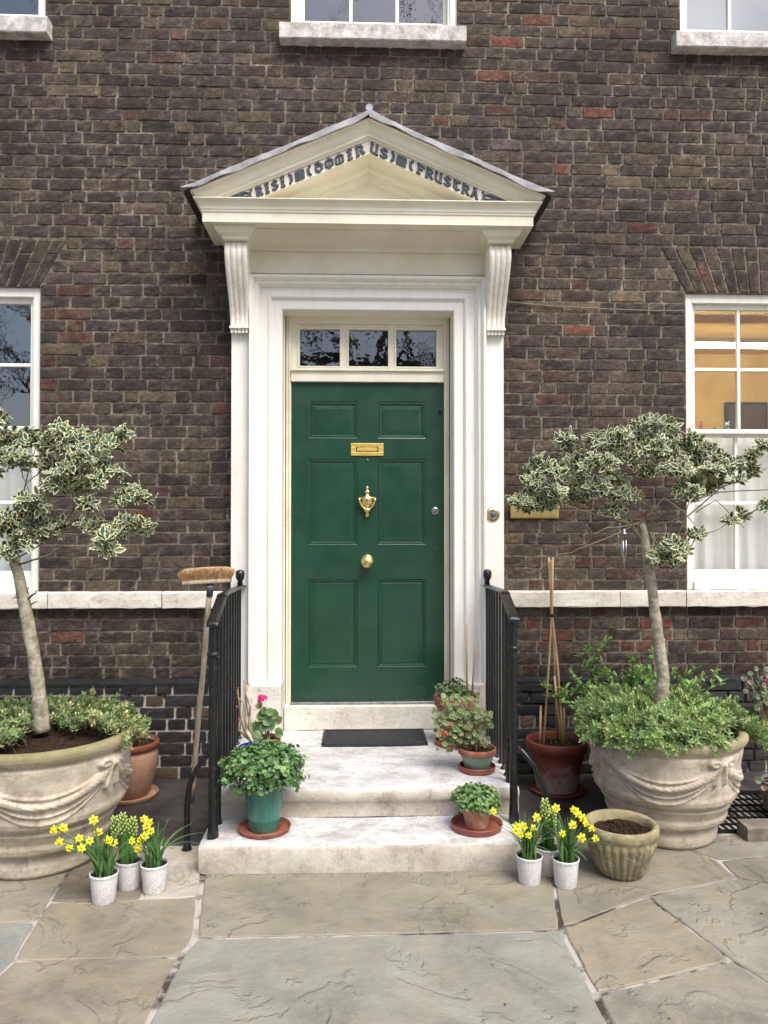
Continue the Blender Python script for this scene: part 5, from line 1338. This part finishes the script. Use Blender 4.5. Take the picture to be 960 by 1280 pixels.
# rear pot with two canes
ex, ey = PZ(577, 944, Z2).x, -.33
saucer(ex, ey, Z2, .130, .030, M['plastic_saucer'], 'orange plastic saucer under the grey pot nearest the door', flare=.008)
r6 = empty('potted_plant', (ex, ey, Z2 + .008), 'thin green plant with two canes in a grey pot beside the door', 'potted plant')
pot(r6, ex, ey, Z2 + .009, potprof(.085, .128, .275, .05, .006), M['grey_glaze']); soil(r6, ex, ey, Z2 + .26, .115)
rm = MB(); rm.lathe(ex, ey, Z2 + .009, [(.129, .222), (.132, .226), (.136, .272), (.133, .280), (.125, .281), (.121, .272), (.118, .25)], 40, close=False); rm.build('rim', M['terra'], r6, smooth=True)
bushy(r6, Vector((ex - .02, ey - .03, Z2 + .325)), .105, .09, .060, 130, [(.16, .25, .09), (.22, .29, .12)], .020)
for (a, b, c2, d2) in ((583, 780, 584, 872), (594, 801, 590, 872)):
    q = MB(); q.tube([PY(a, b, ey), PY((a + c2) / 2, (b + d2) / 2, ey), PY(c2, d2, ey)], .0055, 8); q.build('cane', M['bamboo'], r6, smooth=True)
# big terracotta pot with cane wigwam, right of railing
tx_, ty_ = PY(696, 990, -.36).x, -.36
saucer(tx_, ty_, .006, .165, .022, M['terra_red'], 'dark red saucer under the large terracotta pot of canes')
r7 = empty('potted_plant', (tx_, ty_, .014), 'large limescaled red terracotta pot holding a tied wigwam of bamboo canes', 'potted plant')
pot(r7, tx_, ty_, .014, potprof(.118, .178, .30, .062, .012, .012), M['terra_lime'], 48)
rm = MB(); rm.lathe(tx_, ty_, .014, [(.167, .238), (.1795, .240), (.1815, .292), (.179, .301), (.170, .3015), (.164, .295), (.160, .262)], 48, close=False); rm.build('rim', M['terra_red'], r7, smooth=True)
soil(r7, tx_, ty_, .275, .160)
for (pts_) in ([(679, 938, -.10), (688, 800, -.0), (690, 765, 0), (686, 697, .02)], [(705, 942, -.10), (697, 830, -.03), (690, 768, 0), (691, 697, -.02)], [(697, 925, .08), (692, 800, .03), (689, 766, .01), (689, 700, .0)], [(675, 938, -.05), (676, 882, -.05)], [(703, 940, .0), (693, 845, -.05)], [(706, 932, .04), (705, 885, .04)]):
    q = MB(); q.tube([PY(a, b, ty_ + d) for a, b, d in pts_], .0068, 8); q.build('cane', M['bamboo'], r7, smooth=True)
q = MB(); c_ = PY(690, 769, ty_); q.tube([c_ + Vector((0, 0, -.008)), c_ + Vector((0, 0, .008))], [.017, .017], 10); q.build('cane_tie', M['wire_and_gap'], r7, smooth=True)
mb = MB()
for i in range(26): kite(mb, Vector((tx_ + rnd.uniform(-.06, .1), ty_ - .08 + rnd.uniform(-.03, .03), .292 + rnd.uniform(0, .02))), rdir(0), .018, .012, jit((.07, .15, .05), .3))
mb.build('seedlings', M['leaf'], r7)
# old round-shouldered pot behind the left planter
ox_, oy_ = PY(162, 990, -.36).x, -.36
saucer(ox_, oy_, .006, .165, .022, M['terra_old'], 'pale rimmed saucer under the weathered pot behind the left planter')
r8 = empty('potted_plant', (ox_, oy_, .012), 'weathered buff terracotta pot with dead twigs behind the left planter', 'potted plant')
pot(r8, ox_, oy_, .014, [(.10, 0), (.11, .01), (.135, .08), (.155, .17), (.160, .235), (.155, .262), (.150, .268), (.156, .274), (.166, .280), (.167, .306), (.160, .314), (.150, .312), (.145, .29)], M['terra_old'], 44)
rm = MB(); rm.lathe(ox_, oy_, .014, [(.159, .276), (.168, .280), (.169, .306), (.161, .3155), (.149, .313)], 44, close=False); rm.build('rim', M['terra_red'], r8, smooth=True)
soil(r8, ox_, oy_, .295, .150)
tw = MB()
for (a, b, y) in ((148, 872, 0), (166, 876, .02), (172, 912, -.1), (186, 888, -.05), (140, 880, 0), (160, 905, 0)):
    e = PY(a, b, oy_ + y); s0 = Vector((ox_ + rnd.uniform(-.05, .05), oy_, .3)); tw.tube(curve3(s0, (s0 + e) / 2 + Vector((.03, 0, .03)), e, 5), [.004, .0035, .003, .003, .0025, .002], 5)
tw.build('twigs', M['twig'], r8, smooth=True)
# ribbed stone bowl
rx_, ry_ = PZ(775, 1085, 0).x, -1.432
rx_ = PY(776, 1040, -1.432).x
r9 = empty('stone_bowl', (rx_, ry_, 0), 'ribbed mossy stone bowl planter holding only bare soil', 'planter')
m = MB(); pr = [(.085, 0), (.092, .004)] + [(.092 + (.158 - .092) * (i / 14) ** .8, .004 + .176 * i / 14) for i in range(1, 15)] + [(.163, .186), (.168, .196), (.169, .212), (.166, .226), (.158, .232), (.146, .230), (.138, .222), (.132, .20), (.128, .17)]
def ribs(th, z): return (.0105 * abs(math.sin(th * 13)) * min(1, max(0, (.178 - z) / .02)) * (.6 + z * 3) if z < .178 else 0) + rnd.uniform(-.0008, .0008)
m.lathe(rx_, ry_, 0, pr, 182, fn=ribs); m.build('bowl', M['ribbed'], r9, smooth=True)
soil(r9, rx_, ry_, .192, .134, .006)
cl = MB()
for i in range(160): a_, q = rnd.random() * 6.28, math.sqrt(rnd.random()) * .115; cl.ball((rx_ + q * math.cos(a_), ry_ + q * math.sin(a_), .196), rnd.uniform(.003, .008), None, rnd.uniform(.003, .006), 6)
cl.build('soil_crumbs', M['soil'], r9)

# spring bulbs in white textured pots
def blade(mb, p, an, lean, L, W, c):
    o = Vector((math.cos(an), math.sin(an), 0)); n = 7; vs_ = []; side = Vector((-o.y, o.x, 0)); tw_ = rnd.uniform(-.5, .5)
    bend = rnd.uniform(.3, 1.0) * lean
    for i in range(n + 1):
        t = i / n; h = L * t * (1 - .35 * bend * t); x = L * (lean * .35 * t + bend * .75 * t * t)
        q = p + o * x + Vector((0, 0, h - L * .25 * bend * t ** 3)); wv = W * (1 - t ** 3 * .92) * (.7 + .3 * math.sin(math.pi * min(1, t + .3)))
        sd_ = (side * math.cos(tw_ * t) + o * math.sin(tw_ * t))
        vs_ += [q - sd_ * wv * .5 + o * .001, q - o * W * .12, q + sd_ * wv * .5 + o * .001]
    mb.add(vs_, [f for i in range(n) for f in ((i * 3, i * 3 + 1, i * 3 + 4, i * 3 + 3), (i * 3 + 1, i * 3 + 2, i * 3 + 5, i * 3 + 4))], 0, c)
def daff(f, c, d, s=1.0):
    a_, n_, r_ = frame(d, Vector((0, 0, 1))); yq = rnd.uniform(.85, 1.1)
    for i in range(6):
        an = i * math.pi / 3 + .2; dd = (n_ * math.cos(an) + r_ * math.sin(an)) + a_ * rnd.uniform(-.25, .15)
        leaf(f, c, dd, .021 * s, .0145 * s, (1.0 * yq, .93 * yq, .09), a_, fold=.1)
    k_ = 8; vs_ = []
    for (rr, z) in ((.004, 0), (.0052, .008), (.006, .013), (.0085, .017)):
        for q in range(k_): th = 2 * math.pi * q / k_; vs_.append(c + (n_ * math.cos(th) + r_ * math.sin(th)) * rr * s + a_ * z * s)
    f.add(vs_, [(i * k_ + q, i * k_ + (q + 1) % k_, (i + 1) * k_ + (q + 1) % k_, (i + 1) * k_ + q) for i in range(3) for q in range(k_)], 0, (1.0, .80, .03))
def whitepot(root, cx, cy, h=.122, r=.058):
    pot(root, cx, cy, 0, [(r * .78, 0), (r * .82, .004), (r * .98, h - .012), (r * 1.03, h - .010), (r * 1.04, h - .002), (r * 1.0, h), (r * .95, h - .003), (r * .93, h - .02)], M['white_pot'], 36); soil(root, cx, cy, h - .012, r * .94)
def daffodils(px, py, label, flowers, lean=.5, seed=0):
    b = PZ(px, py); cx, cy = b.x, b.y + .05
    root = empty('daffodil_pot', (cx, cy, 0), label, 'daffodils', 'daffodils in white pots')
    whitepot(root, cx, cy); mb = MB()
    for i in range(42):
        an = rnd.random() * 6.28; ln = abs(rnd.gauss(.32, .36)); c = jit((.13, .27, .08), .25)
        blade(mb, Vector((cx + rnd.uniform(-.03, .03), cy + rnd.uniform(-.03, .03), .11)), an, min(1.0, ln), rnd.uniform(.12, .22), .012, c)
    for an_, L_ in lean_l[seed]: blade(mb, Vector((cx, cy, .11)), R(an_), 1.0, L_, .013, (.13, .27, .09))
    mb.build('leaves', M['leaf'], root); st_ = MB()
    for (a, b_, dy, fx) in flowers:
        p = PY(a, b_, cy + dy); s0 = Vector((cx + rnd.uniform(-.02, .02), cy + rnd.uniform(-.02, .02), .11))
        st_.tube(curve3(s0, Vector((s0.x + (p.x - s0.x) * .35, s0.y + (p.y - s0.y) * .4, s0.z + (p.z - s0.z) * .75)), p + Vector((0, .006, .002)), 7), .0026, 6, c=(.10, .22, .06))
        f = MB(); daff(f, p, Vector((fx, -1, rnd.uniform(-.15, .35))).normalized(), rnd.uniform(.85, 1.1)); f.build('flower', M['petal'], root)
    st_.build('stems', M['leaf'], root, smooth=True)
lean_l = {0: [(185, .27), (200, .25), (195, .2), (170, .27), (178, .24), (190, .3), (160, .22)], 1: [(-20, .24), (10, .24), (-40, .2), (25, .22)], 2: [(190, .22), (215, .18), (175, .22)], 3: [(-10, .18), (-30, .22), (-80, .2)]}
daffodils(125, 1133, 'leftmost white pot of daffodils in front of the mossy planter', [(68, 1037, -.02, -.4), (79, 1035, 0, .3), (75, 1052, -.04, -.6), (87, 1060, -.04, .0), (99, 1048, -.02, .3), (117, 1025, 0, .2), (112, 1051, -.05, .2), (102, 1060, -.05, 0), (123, 1040, .02, .4), (135, 1050, -.02, .7), (142, 1053, -.04, .2)], seed=0)
daffodils(189, 1120, 'white pot of daffodils closest to the broom and left railing', [(180, 1024, -.02, -.2), (183, 1033, -.03, .3), (181, 1045, -.05, .0), (165, 1051, -.05, -.2), (172, 1060, -.05, 0), (186, 1028, 0, .5), (188, 1039, -.03, .4), (176, 1050, -.04, -.3)], seed=1)
daffodils(665, 1109, 'white pot of daffodils beside the lower step with one bloom reaching over it', [(617, 1014, .06, -.3), (646, 1032, -.02, -.4), (654, 1033, -.03, .1), (645, 1038, -.04, -.3), (666, 1035, -.03, .3), (671, 1022, -.01, .3), (661, 1044, -.05, .0), (650, 1043, -.05, -.1)], seed=2)
daffodils(711, 1113, 'white pot of daffodils against the ribbed stone bowl', [(695, 1010, .0, -.1), (703, 1042, -.05, 0), (717, 1012, 0, -.2), (723, 1018, -.02, .3), (728, 1022, -.02, .5), (716, 1031, -.04, .2), (732, 1029, -.03, .5), (727, 1047, -.05, .0), (739, 1035, -.02, .6), (744, 1048, -.03, .7), (720, 1014, .01, .2)], seed=3)
def hyacinth(px, py, label, tips):
    b = PZ(px, py); cx, cy = b.x, b.y + .05
    root = empty('hyacinth_pot', (cx, cy, 0), label, 'hyacinths', 'budding hyacinths in white pots')
    whitepot(root, cx, cy); mb = MB()
    for i in range(16):
        blade(mb, Vector((cx + rnd.uniform(-.025, .025), cy + rnd.uniform(-.025, .025), .11)), i * 2.4, rnd.uniform(.05, .35), rnd.uniform(.14, .18), .024, jit((.09, .22, .06), .2))
    mb.build('leaves', M['leaf'], root)
    for (a, b_) in tips:
        t = PY(a, b_, cy); fl_ = MB(); s0 = Vector((cx + (t.x - cx) * .5, cy, .11)); fl_.tube([s0, (s0 + t) / 2, t - Vector((0, 0, .015))], [.005, .005, .003], 6, c=(.16, .28, .07))
        for i in range(38):
            q = i / 38; z = t.z - .085 * q; an = i * 2.4; rr = .004 + .012 * math.sin(min(1, q * 1.3 + .1) * math.pi * .6)
            p = Vector((t.x + (s0.x - t.x) * q * .3 + rr * math.cos(an), cy + rr * math.sin(an), z)); d = Vector((math.cos(an) * .6, math.sin(an) * .6, .8)).normalized()
            cc = jit((.52, .62, .20), .15); fl_.tube([p - d * .005, p + d * .002, p + d * .009, p + d * .013], [.003, .0052, .0046, .0012], 5, c=cc)
        fl_.build('flower_spike', M['petal'], root, smooth=True)
hyacinth(157, 1115, 'white pot of budding hyacinths between the two left daffodil pots', [(143, 1022), (153, 1018), (166, 1023)])
hyacinth(688, 1097, 'white pot of budding hyacinths behind the two right daffodil pots', [(681, 1000), (690, 1012)])

# ---------------------------------------------------------------- far right: grille, kerb, geranium
gr = empty('metal_grille', (2.15, -.7, 0), 'black metal floor grille by the wall beyond the right planter', 'grille')
q = MB(); q.box(1.70, 2.60, -1.0, -.42, -.10, -.095); q.build('pit_bottom', M['dark_board'], gr)
q = MB()
for i in range(24): x = 1.72 + i * .038; q.box(x - .003, x + .003, -.99, -.43, -.012, .006)
for i in range(7): y = -.98 + i * .09; q.box(1.71, 2.6, y - .004, y + .004, -.012, .0045)
for y in (-1.0, -.43): q.box(1.70, 2.60, y, y + .012, -.014, .012)
q.build('bars', M['iron'], gr)
kb_ = MB(); stoneblock(kb_, PZ(903, 1027).x, PZ(903, 1027).x + .20, -1.12, -1.008, -.005, .072, 0, .002); stoneblock(kb_, PZ(903, 1027).x + .206, 2.9, -1.125, -1.008, -.005, .078, 0, .002)
kb_.build('kerb', simple('kerb_stone', srgb(128, 120, 106), srgb(84, 78, 70), 9, .9, .004, 50), None, kind='structure')
jx, jy = PY(985, 985, -.8).x, -.80
r10 = empty('potted_plant', (jx, jy, .01), 'geranium with a pink bloom at the far right edge in a round grey pot', 'potted plant')
pot(r10, jx, jy, .012, [(.09, 0), (.12, .03), (.135, .09), (.13, .16), (.14, .18), (.132, .185), (.122, .17)], M['grey_glaze']); soil(r10, jx, jy, .18, .12)
geranium(r10, [(945, 850), (955, 870), (940, 860)], jy, .19, jx, [(rnd.gauss(957, 10), rnd.gauss(868, 14)) for _ in range(70)] + [(930, 848), (938, 842), (945, 836), (955, 985), (948, 975)], [(.12, .18, .09), (.16, .22, .10), (.20, .17, .11)], .020, flower=(962, 852, .03), fc=(.75, .05, .25))

# ---------------------------------------------------------------- on the wall
c_ = PY(668, 644, -.012); pq = MB(); a = PY(638, 644, -.012).x; b = PY(698, 644, -.012).x
pq.box(a, b, -.020, -.003, c_.z - .020, c_.z + .08); pq.box(a + .010, b - .010, -.024, -.019, c_.z - .012, c_.z + .072)
pq.build('brass_plaque', M['brass_pale'], None, bevel=.003, label='brass plaque on the brick wall half hidden by holly leaves', cat='plaque', loc=((a + b) / 2, -.012, c_.z))
q = MB(); n = 24; pa, pb2 = PY(636, 378, -.012), PY(857, 389, -.012)
q.tube([pa + (pb2 - pa) * i / n + Vector((0, rnd.uniform(-.002, .002), -.012 * math.sin(math.pi * i / n) + rnd.uniform(-.002, .002))) for i in range(n + 1)], .0038, 6)
q.build('cable', M['cable'], None, smooth=True, label='thin old cable running across the bricks towards the right window', cat='cable', loc=tuple(pa))
# things seen behind the windows
def curtain(x0, x1, z0, z1, y, label, n=120):
    c = MB(); vs_ = []; m_ = 8
    for j in range(m_ + 1):
        for i in range(n + 1):
            u = i / n; x = x0 + (x1 - x0) * u; t = j / m_
            vs_.append((x, y + .012 * math.sin(u * 62 + .5 * math.sin(t * 3)) * (1 - .5 * t) + .008 * math.sin(u * 23 + t), z0 + (z1 - z0) * t))
    c.add(vs_, [(j * (n + 1) + i, j * (n + 1) + i + 1, (j + 1) * (n + 1) + i + 1, (j + 1) * (n + 1) + i) for j in range(m_) for i in range(n)])
    c.build('net_curtain', M['net'], None, smooth=True, label=label, cat='curtain', group='net curtains', loc=((x0 + x1) / 2, y, z0))
curtain(2.12, 3.12, 1.29, 2.19, .21, 'white gathered net curtain across the lower half of the right window')
curtain(-3.13, -2.12, 1.29, 2.16, .21, 'white net curtain behind the holly in the lower left window')
q = MB(); ta = PY(862, 432, 1.3); q.tube([(1.95, 1.3, ta.z), (4.2, 1.3, ta.z)], .019, 12); lampo = q.build('strip_light', M['tube'], None, smooth=True, label='lit fluorescent strip light inside the right window', cat='strip light', loc=(3.0, 1.3, ta.z))
q = MB(); q.box(1.95, 4.2, 1.27, 1.33, ta.z + .022, ta.z + .06); q.build('fitting', M['paint'], lampo, bevel=.004)
pa, pb2 = PY(906, 503, 2.58), PY(958, 540, 2.58)
fr_ = MB(); fr_.box(pa.x, pb2.x, 2.55, 2.598, pb2.z - .12, pa.z); pic = fr_.build('picture', M['dark_board'], None, bevel=.004, label='dark framed picture on the ochre wall inside the right window', cat='picture', loc=(pa.x, 2.58, pb2.z))
fr_ = MB(); fr_.box(pa.x + .03, pb2.x - .03, 2.546, 2.552, pb2.z - .09, pa.z - .03); fr_.build('canvas', simple('dark_canvas', srgb(92, 62, 40), srgb(50, 40, 32), 3, .5), pic)
M['red'] = simple('red_glaze', srgb(170, 50, 44), None, rough=.4); M['greeny'] = simple('green_white_glaze', srgb(60, 110, 70), srgb(220, 224, 214), 40, .4, lo=.48, hi=.52); M['china'] = simple('blue_white_china', srgb(214, 220, 224), srgb(90, 110, 160), 60, .25, lo=.62, hi=.66)
zf = 2.222
x = PY(878, 530, .10).x; q = MB(); q.lathe(x, .115, zf, [(.014, 0), (.012, .02), (.007, .035), (.009, .05), (.004, .056)], 12); q.ball((x, .115, zf + .062), .007); q.tube([(x - .014, .115, zf + .03), (x, .115, zf + .046), (x + .014, .115, zf + .036)], .003, 5)
q.build('figurine', M['red'], None, smooth=True, label='tiny red figurine standing on the meeting rail of the right window', cat='figurine', loc=(x, .115, zf))
x = PY(910, 530, .10).x; q = MB(); q.lathe(x, .115, zf, [(.016, 0), (.018, .012), (.012, .03), (.016, .04), (.010, .055), (.003, .06)], 10); q.tube([(x - .012, .115, zf + .055), (x - .016, .115, zf + .075)], [.006, .002], 5); q.tube([(x + .006, .115, zf + .05), (x + .016, .115, zf + .07)], [.006, .002], 5)
q.build('figurine', M['greeny'], None, smooth=True, label='tiny white and green figurine beside the glazing bar of the right window', cat='figurine', loc=(x, .115, zf))
x = PY(895, 535, .10).x; q = MB(); q.lathe(x, .115, zf, [(.012, 0), (.014, .004), (.009, .016), (.010, .018), (.005, .028), (.001, .036)], 10)
q.build('figurine', simple('dark_green_glaze', srgb(30, 90, 50), None, rough=.4), None, smooth=True, label='tiny dark green tree ornament between the two figurines', cat='figurine', loc=(x, .115, zf))
x = PY(462, 30, .19).x; q = MB(); q.lathe(x, .215, 4.865, [(.03, 0), (.032, .006), (.05, .03), (.066, .065), (.070, .095), (.066, .095), (.06, .07), (.04, .03), (.001, .012)], 28)
q.build('china_bowl', M['china'], None, smooth=True, label='blue and white china bowl on the upper middle windowsill', cat='bowl', loc=(x, .215, 4.865))
q = MB(); q.box(-.45, .53, .17, .334, 4.835, 4.863); q.build('window_board', M['paint'], house)

# ---------------------------------------------------------------- across the court, seen only in the glass
def bare_tree(x, y, h, label, lim=5):
    root = empty('bare_tree', (x, y, 0), label, 'tree', 'bare trees across the court'); t = MB(); br = MB()
    t.tube([(x, y, -.02), (x + .1, y, h * .25), (x, y + .1, h * .45), (x + .15, y, h * .7)], [.34, .26, .22, .12], 12); t.build('trunk', M['bark_dark'], root, smooth=True)
    def grow(p, d, L, r_, k_):
        e = p + d * L; m_ = (p + e) / 2 + rdir() * L * .08; br.tube([p, m_, e], [r_, r_ * .8, r_ * .6], 5 if k_ < 2 else 4, cap=False)
        if k_ >= lim: return
        for i in range(3 if k_ < 4 else 2): grow(p + (e - p) * rnd.uniform(.5, 1), (d + rdir() * .75 + Vector((0, 0, .12))).normalized(), L * rnd.uniform(.6, .8), r_ * .58, k_ + 1)
    for i in range(6): grow(Vector((x + .05, y, h * (.25 + .07 * i))), (rdir(-.1) * .8 + Vector((0, 0, .5))).normalized(), h * .26, .10, 1)
    br.build('branches', M['bark_dark'], root)
M['pale_bark'] = simple('pale_flaking_bark', srgb(214, 196, 140), srgb(140, 128, 96), 3, .9, .01, 10)
bare_tree(.45, -13, 9.5, 'bare pale barked tree opposite the door reflected in the fanlight', 4)
bare_tree(-2.2, -17, 20, 'tall bare tree across the court reflected in the upper middle window', 6)
bare_tree(5.5, -18, 10, 'bare tree opposite the right window seen only as reflection')
bare_tree(-7.5, -17, 9, 'bare tree opposite the left window seen only as reflection')
et = empty('darkening_evergreen', (-2.9, -13.5, 0), 'unseen dark evergreen added across the court to darken the window reflections', 'tree')  # added evergreen, a dark mass to darken what the panes reflect
q = MB(); q.tube([(-2.9, -13.5, -.02), (-2.9, -13.5, 5.5)], [.16, .06], 8); q.build('trunk', M['bark_dark'], et, smooth=True)
q = MB()
for i in range(5000):
    z = 1.0 + 5.6 * rnd.random() ** .9; r_ = (1.7 - 1.4 * ((z - 1) / 5.6) ** 1.5) * rnd.uniform(.4, 1.05); an = rnd.random() * 6.28
    kite(q, Vector((-2.9 + r_ * math.cos(an), -13.5 + r_ * math.sin(an), z)), rdir(), .26, .13, jit((.05, .09, .04), .3))
q.build('crown', M['leaf'], et)
ob = empty('stone_building', (-1.5, -31, 0), 'pale stone building across the court reflected in the fanlight', 'building')
q = MB(); q.box(-14, 10, -34, -31, 0, 7.5); q.build('wall', M['far_stone'], ob)
q = MB(); q.prism([(-14.4, 7.5), (10.4, 7.5), (9.5, 9.2), (-13.5, 9.2)], -34.3, -30.7); q.build('roof', M['slate'], ob)
for i in range(8):
    for zz_ in (1.0, 4.4):
        q = MB(); q.box(-12.8 + i * 2.9, -11.7 + i * 2.9, -31.05, -30.98, zz_, zz_ + 2.0); q.build('window', M['dark_room'], ob)

# a little grit and leaf litter blown against the steps and into the joints
gt = MB()
for i in range(260):
    t = rnd.random()
    if t < .35: x, y, z = rnd.uniform(-.78, .73), -1.40 - abs(rnd.gauss(0, .02)), .002
    elif t < .5: x, y, z = rnd.uniform(-.7, .65), -1.085 - abs(rnd.gauss(0, .018)), Z1 + .002
    elif t < .6: x, y, z = rnd.uniform(-.5, .5), -.01 - abs(rnd.gauss(0, .012)), Z2 + .002
    else: x, y, z = rnd.uniform(-2.0, 2.2), rnd.uniform(-2.6, -1.1), .002
    if y > -1.39 and z < .01 and abs(x) < .82: continue
    d = Vector((rnd.uniform(-1, 1), rnd.uniform(-1, 1), .1)); big_ = rnd.random() < .15
    kite(gt, Vector((x, y, z)), d, rnd.uniform(.010, .020) if big_ else rnd.uniform(.003, .008), .007 if big_ else .004, jit(rnd.choice([(.12, .08, .05), (.07, .055, .04), (.3, .27, .22), (.16, .14, .07)]), .3))
gt.build('leaf_litter', M['leaf'], None, kind='stuff', label='scattered grit and dry leaf crumbs on the steps and paving', cat='leaf litter')
